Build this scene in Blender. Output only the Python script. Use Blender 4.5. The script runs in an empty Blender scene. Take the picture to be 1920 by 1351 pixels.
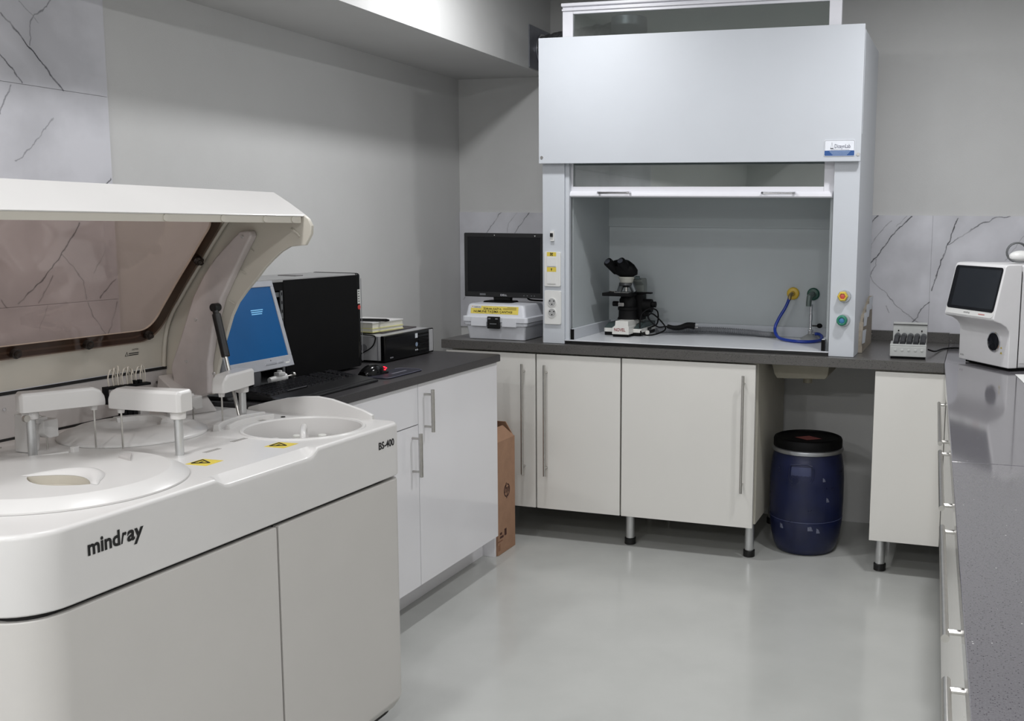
import bpy, bmesh, math, random
from mathutils import Matrix, Vector
random.seed(7)
SC = bpy.context.scene
COL = SC.collection
R = math.radians

# ------------------------------------------------------------------ camera
cam_d = bpy.data.cameras.new('camera'); cam = bpy.data.objects.new('camera', cam_d); COL.objects.link(cam)
cam_d.sensor_fit = 'HORIZONTAL'; cam_d.sensor_width = 36.0
cam_d.lens = 1931.09 * 36.0 / 1920.0
cam_d.shift_x = -(1230.0 - 960.0) / 1920.0          # the photograph is cropped on its right
cam_d.clip_start = 0.02; cam_d.clip_end = 60
def cam_matrix(yaw, pitch, roll, loc):
    f = Vector((math.sin(yaw)*math.cos(pitch), math.cos(yaw)*math.cos(pitch), math.sin(pitch)))
    r = Vector((math.cos(yaw), -math.sin(yaw), 0)); d = -(r.cross(f))
    r2 = math.cos(roll)*r + math.sin(roll)*d; d2 = -math.sin(roll)*r + math.cos(roll)*d
    m = Matrix((r2, -d2, -f)).transposed().to_4x4(); m.translation = loc
    return m
cam.matrix_world = cam_matrix(-0.297295192, -0.129446273, -0.0113699253, (0, 0, 1.4227))
SC.camera = cam

# ------------------------------------------------------------------ world, lamps, exposure
w = bpy.data.worlds.new('world'); SC.world = w; w.use_nodes = True
w.node_tree.nodes['Background'].inputs[0].default_value = (0.8, 0.85, 0.9, 1)
w.node_tree.nodes['Background'].inputs[1].default_value = 0.02
SC.view_settings.view_transform = 'Standard'; SC.view_settings.look = 'None'
SC.view_settings.gamma = 1.0; SC.view_settings.use_curve_mapping = False
SC.view_settings.exposure = 0.0
CEIL = 2.56
def ceiling_light(x, y, z, watts):
    d = bpy.data.lights.new('downlight_or_fill', 'AREA'); d.shape = 'DISK'; d.size = 0.15; d.energy = watts
    d.color = (0.985, 0.99, 1.0)
    o = bpy.data.objects.new('downlight_or_fill', d); COL.objects.link(o); o.location = (x, y, z)
    return o
for lx, ly, lz, e in ((-1.64, 3.60, 2.52, 11.5), (-0.05, 3.50, 2.54, 16), (-1.64, 1.95, 2.52, 6.5), (-0.05, 1.95, 2.54, 9), (-1.64, 0.25, 2.52, 24), (-0.05, 0.25, 2.54, 12), (-1.64, -1.6, 2.52, 36), (-0.05, -1.6, 2.54, 38)):  # last pair, behind the camera, added as fill on doors and back wall
    ceiling_light(lx, ly, lz, e)

# ------------------------------------------------------------------ materials
MATS = {}
def lin(c):
    return tuple(((v/255)/12.92 if v/255 <= 0.04045 else ((v/255+0.055)/1.055)**2.4) for v in c)
def pm(name, rgb, rough=0.5, metal=0.0, var=0.04, scale=30.0, bump=0.0, bscale=200.0, coat=0.0, spec=0.5, emit=0.0, rvar=0.0):
    """principled material whose colour, gloss and relief are varied by noise"""
    if name in MATS: return MATS[name]
    m = bpy.data.materials.new(name); m.use_nodes = True; MATS[name] = m
    nt = m.node_tree; N = nt.nodes; L = nt.links; b = N['Principled BSDF']
    b.inputs['Roughness'].default_value = rough; b.inputs['Metallic'].default_value = metal
    b.inputs['Specular IOR Level'].default_value = spec; b.inputs['Coat Weight'].default_value = coat
    b.inputs['Coat Roughness'].default_value = 0.05
    c = lin(rgb); geo = N.new('ShaderNodeNewGeometry')
    nz = N.new('ShaderNodeTexNoise'); nz.inputs['Scale'].default_value = scale; nz.inputs['Detail'].default_value = 4
    L.new(geo.outputs['Position'], nz.inputs['Vector'])
    mr = N.new('ShaderNodeMapRange'); mr.inputs[1].default_value = 0.3; mr.inputs[2].default_value = 0.7
    mr.inputs[3].default_value = 1 - var; mr.inputs[4].default_value = 1 + var
    L.new(nz.outputs['Fac'], mr.inputs[0])
    sc = N.new('ShaderNodeVectorMath'); sc.operation = 'SCALE'; sc.inputs[0].default_value = c
    L.new(mr.outputs[0], sc.inputs['Scale']); L.new(sc.outputs[0], b.inputs['Base Color'])
    if rvar:
        m2 = N.new('ShaderNodeMapRange'); m2.inputs[1].default_value = 0.3; m2.inputs[2].default_value = 0.7
        m2.inputs[3].default_value = max(0, rough - rvar); m2.inputs[4].default_value = rough + rvar
        L.new(nz.outputs['Fac'], m2.inputs[0]); L.new(m2.outputs[0], b.inputs['Roughness'])
    if bump:
        n2 = N.new('ShaderNodeTexNoise'); n2.inputs['Scale'].default_value = bscale; n2.inputs['Detail'].default_value = 3
        L.new(geo.outputs['Position'], n2.inputs['Vector'])
        bp = N.new('ShaderNodeBump'); bp.inputs['Strength'].default_value = bump; bp.inputs['Distance'].default_value = 0.002
        L.new(n2.outputs['Fac'], bp.inputs['Height']); L.new(bp.outputs[0], b.inputs['Normal'])
    if emit:
        L.new(sc.outputs[0], b.inputs['Emission Color']); b.inputs['Emission Strength'].default_value = emit
    return m
def glass(name, tint, gloss=0.08, rough=0.02):
    """thin pane: tinted see-through with a fresnel reflection"""
    if name in MATS: return MATS[name]
    m = bpy.data.materials.new(name); m.use_nodes = True; MATS[name] = m
    nt = m.node_tree; N = nt.nodes; L = nt.links
    N.remove(N['Principled BSDF']); out = N['Material Output']
    t = N.new('ShaderNodeBsdfTransparent'); g = N.new('ShaderNodeBsdfGlossy'); g.inputs['Roughness'].default_value = rough
    nz = N.new('ShaderNodeTexNoise'); nz.inputs['Scale'].default_value = 6
    geo = N.new('ShaderNodeNewGeometry'); L.new(geo.outputs['Position'], nz.inputs['Vector'])
    mr = N.new('ShaderNodeMapRange'); mr.inputs[3].default_value = 0.97; mr.inputs[4].default_value = 1.03; L.new(nz.outputs['Fac'], mr.inputs[0])
    sc = N.new('ShaderNodeVectorMath'); sc.operation = 'SCALE'; sc.inputs[0].default_value = lin(tint)
    L.new(mr.outputs[0], sc.inputs['Scale']); L.new(sc.outputs[0], t.inputs['Color'])
    f = N.new('ShaderNodeFresnel'); f.inputs['IOR'].default_value = 1.45
    io = N.new('ShaderNodeMapRange'); io.inputs[3].default_value = 1.45; io.inputs[4].default_value = 1/1.45   # same pane seen from either face
    L.new(geo.outputs['Backfacing'], io.inputs[0]); L.new(io.outputs[0], f.inputs['IOR'])
    ad = N.new('ShaderNodeMath'); ad.operation = 'MULTIPLY_ADD'; ad.inputs[1].default_value = 1.0; ad.inputs[2].default_value = gloss - 0.034
    L.new(f.outputs[0], ad.inputs[0])
    mx = N.new('ShaderNodeMixShader'); L.new(ad.outputs[0], mx.inputs[0]); L.new(t.outputs[0], mx.inputs[1]); L.new(g.outputs[0], mx.inputs[2])
    L.new(mx.outputs[0], out.inputs['Surface'])
    return m
def quartz(name, base, dark, light, rough=0.25, spec=0.5, lt=0.992, ls=230, ds=260):
    """engineered stone: grey ground with fine dark and a few bright chips"""
    if name in MATS: return MATS[name]
    m = bpy.data.materials.new(name); m.use_nodes = True; MATS[name] = m
    nt = m.node_tree; N = nt.nodes; L = nt.links; b = N['Principled BSDF']; b.inputs['Roughness'].default_value = rough
    b.inputs['Specular IOR Level'].default_value = spec
    geo = N.new('ShaderNodeNewGeometry')
    def chips(scale, thr, seed):
        v = N.new('ShaderNodeTexVoronoi'); v.inputs['Scale'].default_value = scale
        L.new(geo.outputs['Position'], v.inputs['Vector'])
        s = N.new('ShaderNodeSeparateColor'); L.new(v.outputs['Color'], s.inputs[0])
        a = N.new('ShaderNodeMath'); a.operation = 'GREATER_THAN'; a.inputs[1].default_value = thr; L.new(s.outputs[seed], a.inputs[0])
        d = N.new('ShaderNodeMath'); d.operation = 'LESS_THAN'; d.inputs[1].default_value = 0.42; L.new(v.outputs['Distance'], d.inputs[0])
        p = N.new('ShaderNodeMath'); p.operation = 'MULTIPLY'; L.new(a.outputs[0], p.inputs[0]); L.new(d.outputs[0], p.inputs[1])
        return p
    nz = N.new('ShaderNodeTexNoise'); nz.inputs['Scale'].default_value = 350; nz.inputs['Detail'].default_value = 3; L.new(geo.outputs['Position'], nz.inputs['Vector'])
    r = N.new('ShaderNodeValToRGB'); r.color_ramp.elements[0].position = 0.3; r.color_ramp.elements[1].position = 0.7
    r.color_ramp.elements[0].color = (*[x*0.86 for x in lin(base)], 1); r.color_ramp.elements[1].color = (*[x*1.12 for x in lin(base)], 1)
    L.new(nz.outputs['Fac'], r.inputs[0])
    m1 = N.new('ShaderNodeMixRGB'); m1.inputs[2].default_value = (*lin(dark), 1); c1 = chips(ds, 0.86, 0); L.new(c1.outputs[0], m1.inputs[0]); L.new(r.outputs[0], m1.inputs[1])
    m2 = N.new('ShaderNodeMixRGB'); m2.inputs[2].default_value = (*lin(light), 1); c2 = chips(ls, lt, 1); L.new(c2.outputs[0], m2.inputs[0]); L.new(m1.outputs[0], m2.inputs[1])
    L.new(m2.outputs[0], b.inputs['Base Color'])
    return m
def marble(name, veins, axis, base=(218, 218, 224)):
    """polished tile print: pale ground, clouds and drawn veins; axis picks the wall's horizontal world axis"""
    if name in MATS: return MATS[name]
    m = bpy.data.materials.new(name); m.use_nodes = True; MATS[name] = m
    nt = m.node_tree; N = nt.nodes; L = nt.links; b = N['Principled BSDF']; b.inputs['Roughness'].default_value = 0.22
    geo = N.new('ShaderNodeNewGeometry'); se = N.new('ShaderNodeSeparateXYZ'); L.new(geo.outputs['Position'], se.inputs[0])
    co = N.new('ShaderNodeCombineXYZ'); L.new(se.outputs[axis], co.inputs[0]); L.new(se.outputs[2], co.inputs[1])
    nz = N.new('ShaderNodeTexNoise'); nz.inputs['Scale'].default_value = 28; nz.inputs['Detail'].default_value = 5; L.new(co.outputs[0], nz.inputs['Vector'])
    sb = N.new('ShaderNodeVectorMath'); sb.operation = 'SUBTRACT'; sb.inputs[1].default_value = (0.5, 0.5, 0.5); L.new(nz.outputs['Color'], sb.inputs[0])
    sc = N.new('ShaderNodeVectorMath'); sc.operation = 'SCALE'; sc.inputs['Scale'].default_value = 0.022; L.new(sb.outputs[0], sc.inputs[0])
    ad = N.new('ShaderNodeVectorMath'); ad.operation = 'ADD'; L.new(co.outputs[0], ad.inputs[0]); L.new(sc.outputs[0], ad.inputs[1])
    fl = N.new('ShaderNodeVectorMath'); fl.operation = 'MULTIPLY'; fl.inputs[1].default_value = (1, 1, 0); L.new(ad.outputs[0], fl.inputs[0])
    P = fl.outputs[0]
    acc = None
    for st, pts in veins:
        for (ax, ay), (bx, by) in zip(pts[:-1], pts[1:]):
            ba = Vector((bx-ax, by-ay, 0)); l2 = ba.length_squared
            pa = N.new('ShaderNodeVectorMath'); pa.operation = 'SUBTRACT'; pa.inputs[1].default_value = (ax, ay, 0); L.new(P, pa.inputs[0])
            dt = N.new('ShaderNodeVectorMath'); dt.operation = 'DOT_PRODUCT'; dt.inputs[1].default_value = ba/l2; L.new(pa.outputs[0], dt.inputs[0])
            cl = N.new('ShaderNodeClamp'); L.new(dt.outputs['Value'], cl.inputs[0])
            pj = N.new('ShaderNodeVectorMath'); pj.operation = 'SCALE'; pj.inputs[0].default_value = ba; L.new(cl.outputs[0], pj.inputs['Scale'])
            ds = N.new('ShaderNodeVectorMath'); ds.operation = 'DISTANCE'; L.new(pa.outputs[0], ds.inputs[0]); L.new(pj.outputs[0], ds.inputs[1])
            mr = N.new('ShaderNodeMapRange'); mr.interpolation_type = 'SMOOTHSTEP'
            wd = 0.0010 + 0.0014*st
            mr.inputs[1].default_value = 0.0; mr.inputs[2].default_value = wd*2.0; mr.inputs[3].default_value = min(1, st*1.0); mr.inputs[4].default_value = 0.0
            L.new(ds.outputs['Value'], mr.inputs[0])
            halo = N.new('ShaderNodeMapRange'); halo.inputs[1].default_value = 0; halo.inputs[2].default_value = 0.045
            halo.inputs[3].default_value = 0.11*st; halo.inputs[4].default_value = 0; L.new(ds.outputs['Value'], halo.inputs[0])
            mxx = N.new('ShaderNodeMath'); mxx.operation = 'MAXIMUM'; L.new(mr.outputs[0], mxx.inputs[0]); L.new(halo.outputs[0], mxx.inputs[1])
            if acc is None: acc = mxx
            else:
                q = N.new('ShaderNodeMath'); q.operation = 'MAXIMUM'; L.new(acc.outputs[0], q.inputs[0]); L.new(mxx.outputs[0], q.inputs[1]); acc = q
    # patchy strength along each vein
    n3 = N.new('ShaderNodeTexNoise'); n3.inputs['Scale'].default_value = 14; n3.inputs['Detail'].default_value = 6; L.new(co.outputs[0], n3.inputs['Vector'])
    m3 = N.new('ShaderNodeMapRange'); m3.inputs[1].default_value = 0.32; m3.inputs[2].default_value = 0.55; m3.inputs[3].default_value = 0.45; m3.inputs[4].default_value = 1.0; L.new(n3.outputs['Fac'], m3.inputs[0])
    vs = N.new('ShaderNodeMath'); vs.operation = 'MULTIPLY'; L.new(acc.outputs[0], vs.inputs[0]); L.new(m3.outputs[0], vs.inputs[1])
    n4 = N.new('ShaderNodeTexNoise'); n4.inputs['Scale'].default_value = 3.5; n4.inputs['Detail'].default_value = 7; L.new(co.outputs[0], n4.inputs['Vector'])
    r4 = N.new('ShaderNodeValToRGB'); r4.color_ramp.elements[0].position = 0.36; r4.color_ramp.elements[1].position = 0.6
    r4.color_ramp.elements[0].color = (*[x*0.80 for x in lin(base)], 1); r4.color_ramp.elements[1].color = (*lin(base), 1)
    L.new(n4.outputs['Fac'], r4.inputs[0])
    mx = N.new('ShaderNodeMixRGB'); mx.inputs[2].default_value = (*lin((38, 38, 46)), 1); L.new(vs.outputs[0], mx.inputs[0]); L.new(r4.outputs[0], mx.inputs[1])
    L.new(mx.outputs[0], b.inputs['Base Color'])
    return m

WHITE_PAINT = pm('wall_paint', (206, 206, 205), 0.7, var=0.02, scale=4, bump=0.25, bscale=320)
CEIL_PAINT = pm('ceiling_paint', (206, 206, 206), 0.8, var=0.02, scale=4)
EPOXY = pm('epoxy_floor', (182, 183, 180), 0.16, var=0.05, scale=3.5, spec=0.5, rvar=0.06)
DOOR_W = pm('cream_lacquer', (220, 218, 213), 0.28, var=0.015, scale=3)
GLOSS_W = pm('gloss_white', (232, 231, 234), 0.10, var=0.012, scale=3)
CARCASS = pm('carcass_board', (190, 186, 174), 0.5, var=0.03, scale=8)
STEEL = pm('brushed_steel', (196, 194, 190), 0.28, 1.0, var=0.05, scale=60)
CHROME = pm('chrome', (225, 225, 228), 0.10, 1.0, var=0.02)
ALU = pm('leg_aluminium', (205, 206, 206), 0.35, 0.85, var=0.03)
BLACK = pm('black_plastic', (9, 9, 10), 0.38, var=0.15)
MATTE_BLACK = pm('matte_black', (4, 4, 5), 0.6, var=0.15, spec=0.18)
SCREEN_OFF = pm('dark_screen', (8, 9, 14), 0.16, var=0.05, spec=0.32)
HOODW = pm('hood_powder_coat', (196, 200, 206), 0.42, var=0.012, scale=5, bump=0.1, bscale=900)
HOODIN = pm('hood_liner', (176, 182, 184), 0.5, var=0.02, scale=6)
PLASTIC_W = pm('white_plastic', (222, 222, 220), 0.35, var=0.02)
AN_WHITE = pm('analyzer_white', (209, 207, 205), 0.30, var=0.015, scale=6)
AN_BEIGE = pm('analyzer_beige', (196, 191, 180), 0.42, var=0.02, scale=6)
AN_GREY = pm('analyzer_warm_grey', (182, 178, 176), 0.45, var=0.02, scale=6)
AN_PANEL = pm('analyzer_panel', (195, 192, 188), 0.42, var=0.015, scale=5, bump=0.06, bscale=700)
INK = pm('ink_black', (14, 13, 14), 0.5)
QUARTZ = quartz('dark_quartz', (84, 82, 80), (44, 43, 44), (205, 205, 200), rough=0.30)
QUARTZ_L = quartz('left_worktop_laminate', (54, 52, 54), (38, 38, 40), (84, 82, 82), rough=0.42)
QUARTZ_R = quartz('grey_quartz', (110, 108, 112), (70, 68, 73), (200, 199, 198), rough=0.08, spec=.75, lt=.9985, ls=330, ds=430)
YELLOW = pm('yellow_label', (214, 192, 78), 0.45)

# ------------------------------------------------------------------ mesh building
class MB:
    def __init__(self, off=(0, 0, 0), M=None):
        self.v = []; self.f = []; self.off = Vector(off); self.M = M
    def add(self, vs, fs):
        b = len(self.v)
        for p in vs:
            p = Vector(p)
            if self.M is not None: p = self.M @ p
            self.v.append(p + self.off)
        self.f += [tuple(i + b for i in f) for f in fs]
        return self
    def hexa(self, P):
        return self.add(P, [(0, 3, 2, 1), (4, 5, 6, 7), (0, 1, 5, 4), (1, 2, 6, 5), (2, 3, 7, 6), (3, 0, 4, 7)])
    def box(self, x0, x1, y0, y1, z0, z1):
        return self.hexa([(x0, y0, z0), (x1, y0, z0), (x1, y1, z0), (x0, y1, z0), (x0, y0, z1), (x1, y0, z1), (x1, y1, z1), (x0, y1, z1)])
    def cyl(self, p0, p1, r0, r1=None, n=20):
        r1 = r0 if r1 is None else r1
        p0, p1 = Vector(p0), Vector(p1); d = (p1-p0).normalized()
        a = d.orthogonal().normalized(); b = d.cross(a)
        vs = []
        for p, r in ((p0, r0), (p1, r1)):
            vs += [p + (a*math.cos(2*math.pi*i/n) + b*math.sin(2*math.pi*i/n))*r for i in range(n)]
        fs = [(i, (i+1) % n, n+(i+1) % n, n+i) for i in range(n)] + [tuple(range(n-1, -1, -1)), tuple(range(n, 2*n))]
        return self.add(vs, fs)
    def tube(self, pts, r, n=8, closed=False, res=0):
        pts = [Vector(p) for p in pts]
        if res: pts = spline(pts, res, closed)
        m = len(pts); rr = r if callable(r) else (lambda t: r)
        tans = []
        for i in range(m):
            if closed: t = pts[(i+1) % m] - pts[i-1]
            else: t = pts[min(i+1, m-1)] - pts[max(i-1, 0)]
            tans.append(t.normalized())
        a = tans[0].orthogonal().normalized(); vs = []
        for i, p in enumerate(pts):
            a = (a - tans[i]*a.dot(tans[i])).normalized(); b = tans[i].cross(a); q = rr(i/(m-1))
            vs += [p + (a*math.cos(2*math.pi*j/n) + b*math.sin(2*math.pi*j/n))*q for j in range(n)]
        fs = []
        for i in range(m if closed else m-1):
            k = (i+1) % m
            fs += [(i*n+j, i*n+(j+1) % n, k*n+(j+1) % n, k*n+j) for j in range(n)]
        if not closed: fs += [tuple(range(n-1, -1, -1)), tuple((m-1)*n+j for j in range(n))]
        return self.add(vs, fs)
    def lathe(self, prof, c=(0, 0, 0), n=32, axis='z', closed=False, cap0=True):
        vs = []; fs = []; m = len(prof); c = Vector(c)
        for r, z in prof:
            for j in range(n):
                t = 2*math.pi*j/n
                q = {'z': (r*math.cos(t), r*math.sin(t), z), 'y': (r*math.cos(t), z, -r*math.sin(t)), 'x': (z, r*math.cos(t), r*math.sin(t))}[axis]
                vs.append(c + Vector(q))
        for i in range(m if closed else m-1):
            k = (i+1) % m
            fs += [(i*n+j, i*n+(j+1) % n, k*n+(j+1) % n, k*n+j) for j in range(n)]
        if not closed: fs.append(tuple((m-1)*n+j for j in range(n)))
        if not closed and cap0: fs.append(tuple(range(n-1, -1, -1)))
        return self.add(vs, fs)
    def prism(self, poly, axis, c0, c1):
        n = len(poly)
        def pt(a, b, c): return {'x': (c, a, b), 'y': (a, c, b), 'z': (a, b, c)}[axis]
        vs = [pt(a, b, c0) for a, b in poly] + [pt(a, b, c1) for a, b in poly]
        return self.add(vs, [tuple(range(n-1, -1, -1)), tuple(range(n, 2*n))] + [(i, (i+1) % n, n+(i+1) % n, n+i) for i in range(n)])
    def ball(self, c, r, n=16, m=10):
        rx, ry, rz = (r, r, r) if not hasattr(r, '__len__') else r
        vs = [(c[0], c[1], c[2]-rz)]
        for i in range(1, m):
            t = -math.pi/2 + math.pi*i/m
            vs += [(c[0]+rx*math.cos(t)*math.cos(2*math.pi*j/n), c[1]+ry*math.cos(t)*math.sin(2*math.pi*j/n), c[2]+rz*math.sin(t)) for j in range(n)]
        vs.append((c[0], c[1], c[2]+rz)); e = len(vs)-1
        fs = [(0, 1+(j+1) % n, 1+j) for j in range(n)]
        for i in range(m-2): fs += [(1+i*n+j, 1+i*n+(j+1) % n, 1+(i+1)*n+(j+1) % n, 1+(i+1)*n+j) for j in range(n)]
        fs += [(1+(m-2)*n+j, 1+(m-2)*n+(j+1) % n, e) for j in range(n)]
        return self.add(vs, fs)
    def loft(self, rings, cap0=True, cap1=True):
        n = len(rings[0]); vs = [p for r in rings for p in r]; fs = []
        for i in range(len(rings)-1): fs += [(i*n+j, i*n+(j+1) % n, (i+1)*n+(j+1) % n, (i+1)*n+j) for j in range(n)]
        if cap0: fs.append(tuple(range(n-1, -1, -1)))
        if cap1: fs.append(tuple((len(rings)-1)*n+j for j in range(n)))
        return self.add(vs, fs)
    def grid(self, fn, nu, nv):
        vs = [fn(i/nu, j/nv) for i in range(nu+1) for j in range(nv+1)]
        fs = [(i*(nv+1)+j, (i+1)*(nv+1)+j, (i+1)*(nv+1)+j+1, i*(nv+1)+j+1) for i in range(nu) for j in range(nv)]
        return self.add(vs, fs)
    def build(self, name, mat, parent=None, bevel=0.0, seg=2, smooth=True, angle=32, kind=None, label=None):
        me = bpy.data.meshes.new(name); me.from_pydata([tuple(p) for p in self.v], [], self.f)
        bm = bmesh.new(); bm.from_mesh(me)
        bmesh.ops.recalc_face_normals(bm, faces=bm.faces)
        if bevel:
            ed = [e for e in bm.edges if len(e.link_faces) == 2 and e.calc_face_angle() > R(28)]
            bmesh.ops.bevel(bm, geom=ed, offset=bevel, segments=seg, profile=0.5, affect='EDGES', clamp_overlap=True)
        bm.to_mesh(me); bm.free()
        if smooth:
            for p in me.polygons: p.use_smooth = True
            me.set_sharp_from_angle(angle=R(angle))
        me.materials.append(mat)
        o = bpy.data.objects.new(name, me); COL.objects.link(o)
        if smooth and (bevel or name in ('upper_housing', 'lower_panel', 'front_lip', 'base', 'lid_rim')):                                 # keep big faces flat beside their bevels
            wn = o.modifiers.new('weighted_normal', 'WEIGHTED_NORMAL'); wn.weight = 100; wn.keep_sharp = True
        if parent is not None: o.parent = parent
        if kind: o['kind'] = kind
        if label: o['label'] = label
        return o
def spline(pts, res=6, closed=False):
    out = []; n = len(pts)
    rng = range(n) if closed else range(n-1)
    for i in rng:
        if closed: p0, p1, p2, p3 = pts[i-1], pts[i], pts[(i+1) % n], pts[(i+2) % n]
        else: p0, p1, p2, p3 = pts[max(i-1, 0)], pts[i], pts[i+1], pts[min(i+2, n-1)]
        for k in range(res):
            t = k/res
            out.append(0.5*((2*p1) + (p2-p0)*t + (2*p0-5*p1+4*p2-p3)*t*t + (3*p1-p0-3*p2+p3)*t**3))
    if not closed: out.append(pts[-1])
    return out
def rrect(x0, x1, y0, y1, r, n=6, inset=0.0):
    """rounded rectangle, counter-clockwise from the x0,y0 corner; r = one radius or four (x0y0, x1y0, x1y1, x0y1)"""
    if not hasattr(r, '__len__'): r = (r,)*4
    x0 += inset; x1 -= inset; y0 += inset; y1 -= inset
    cs = ((x0, y0, 180, 1, 1), (x1, y0, 270, -1, 1), (x1, y1, 0, -1, -1), (x0, y1, 90, 1, -1)); out = []
    for (cx, cy, a0, sx, sy), q in zip(cs, r):
        q = max(q - inset, 0.0005); ox, oy = cx + sx*q, cy + sy*q
        for k in range(n+1):
            t = R(a0 + 90*k/n); out.append((ox + q*math.cos(t), oy + q*math.sin(t)))
    return out
def plate_holes(outline, holes, z):
    """flat face with holes, as (verts, faces)"""
    bm = bmesh.new(); edges = []
    for loop in [outline] + holes:
        vs = [bm.verts.new((a, b, z)) for a, b in loop]
        edges += [bm.edges.new((vs[i], vs[(i+1) % len(vs)])) for i in range(len(vs))]
    bmesh.ops.triangle_fill(bm, use_beauty=True, use_dissolve=False, edges=edges)
    bm.verts.index_update()
    v = [tuple(p.co) for p in bm.verts]; f = [tuple(p.index for p in q.verts) for q in bm.faces]; bm.free()
    return v, f
def thing(name, label, cat, loc=(0, 0, 0), rz=0.0, group=None):
    o = bpy.data.objects.new(name, None); o.empty_display_size = 0.05; COL.objects.link(o)
    o.location = loc; o.rotation_euler = (0, 0, rz)
    return tag(o, label, cat, group)
def tag(o, label, cat, group=None):
    o['label'] = label; o['category'] = cat
    if group: o['group'] = group
    return o
def W(root): return MB(off=-Vector(root.location))       # build a part of an unrotated thing in world coordinates
def dup(o, parent=None, d=(0, 0, 0)):
    c = o.copy(); COL.objects.link(c)
    if parent is not None: c.parent = parent
    c.location = Vector(o.location) + Vector(d)
    return c
def text(name, s, mat, parent, o, right, up, width=None, height=None, bold=0.0, shear=0.0, depth=0.0003, off=(0, 0, 0), lift=0.0004):
    """flat lettering as a mesh; o = lower-left corner, right / up = unit directions"""
    cu = bpy.data.curves.new(name, 'FONT'); cu.body = s; cu.size = 1.0; cu.offset = bold; cu.shear = shear; cu.extrude = 0.0; cu.resolution_u = 3
    to = bpy.data.objects.new(name, cu); COL.objects.link(to)
    bpy.context.view_layer.update()
    me = bpy.data.meshes.new_from_object(to.evaluated_get(bpy.context.evaluated_depsgraph_get()))
    bpy.data.objects.remove(to); bpy.data.curves.remove(cu)
    xs = [v.co.x for v in me.vertices]; ys = [v.co.y for v in me.vertices]
    x0, x1, y0, y1 = min(xs), max(xs), min(ys), max(ys)
    sx = width/(x1-x0) if width else height/(y1-y0); sy = height/(y1-y0) if height else sx
    right = Vector(right).normalized(); up = Vector(up).normalized(); nn = right.cross(up); o = Vector(o) + Vector(off)
    for v in me.vertices: v.co = o + right*(v.co.x-x0)*sx + up*(v.co.y-y0)*sy + nn*lift
    me.name = name; me.materials.clear(); me.materials.append(mat)
    ob = bpy.data.objects.new(name, me); COL.objects.link(ob); ob.parent = parent
    return ob

# ------------------------------------------------------------------ the room
XW, YB, XR, YF = -2.62, 4.97, 0.83, -3.6
def struct(name, mb, mat, **k):
    o = mb.build(name, mat, **k); o['kind'] = 'structure'; return o
floor = struct('floor', MB().box(XW-.1, XR+.1, YF-.1, YB+.1, -0.08, 0), EPOXY, smooth=False)
ceiling = struct('ceiling', MB().box(XW-.1, XR+.1, YF-.1, YB+.1, CEIL, CEIL+.1), CEIL_PAINT, smooth=False)
wall_left = struct('wall_left', MB().box(XW-.1, XW, YF-.1, YB+.1, 0, CEIL), WHITE_PAINT, smooth=False)
wall_back = struct('wall_back', MB().box(XW, XR, YB, YB+.1, 0, CEIL), WHITE_PAINT, smooth=False)
wall_right = struct('wall_right', MB().box(XR, XR+.1, YF-.1, YB+.1, 0, CEIL), WHITE_PAINT, smooth=False)
wall_front = struct('wall_front', MB().box(XW, XR, YF-.1, YF, 0, CEIL), WHITE_PAINT, smooth=False)
soffit = struct('trim_1', MB().box(XW, -2.10, YF, YB, 2.17, CEIL), WHITE_PAINT, smooth=False, label='boxed plaster soffit along the top of the left wall')
VB = [(1, [(-0.284, 1.483), (-0.327, 1.443), (-0.375, 1.39), (-0.407, 1.338), (-0.44, 1.293), (-0.472, 1.26)]), (0.4, [(-0.305, 1.483), (-0.354, 1.438)]), (0.5, [(-0.378, 1.463), (-0.438, 1.397), (-0.466, 1.35), (-0.471, 1.302)]), (1, [(-0.442, 1.484), (-0.472, 1.449)]), (1, [(-0.081, 1.473), (-0.118, 1.359), (-0.148, 1.274), (-0.163, 1.212), (-0.183, 1.14)]), (0.8, [(-0.118, 1.353), (-0.093, 1.373), (-0.05, 1.398), (-0.011, 1.427), (0.02, 1.454), (0.055, 1.458), (0.084, 1.482), (0.148, 1.483)]), (0.4, [(0.21, 1.398), (0.137, 1.287)]), (0.6, [(-0.472, 1.26), (-0.443, 1.28), (-0.445, 1.25), (-0.468, 1.201), (-0.436, 1.157), (-0.401, 1.136), (-0.375, 1.105), (-0.352, 1.076), (-0.31, 1.041), (-0.263, 1.006), (-0.227, 0.987)]), (0.9, [(-0.189, 1.087), (-0.222, 1.057), (-0.243, 1.015), (-0.267, 0.985)]), (0.5, [(-0.387, 1.064), (-0.368, 1.033)]), (0.7, [(-2.375, 1.49), (-2.463, 1.378)]), (0.8, [(-2.215, 1.489), (-2.3, 1.38)]), (0.4, [(-2.281, 1.49), (-2.336, 1.425), (-2.343, 1.381)]), (0.5, [(-2.55, 1.13), (-2.6, 1.02)]), (0.6, [(0.35, 1.45), (0.5, 1.1)])]
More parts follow.
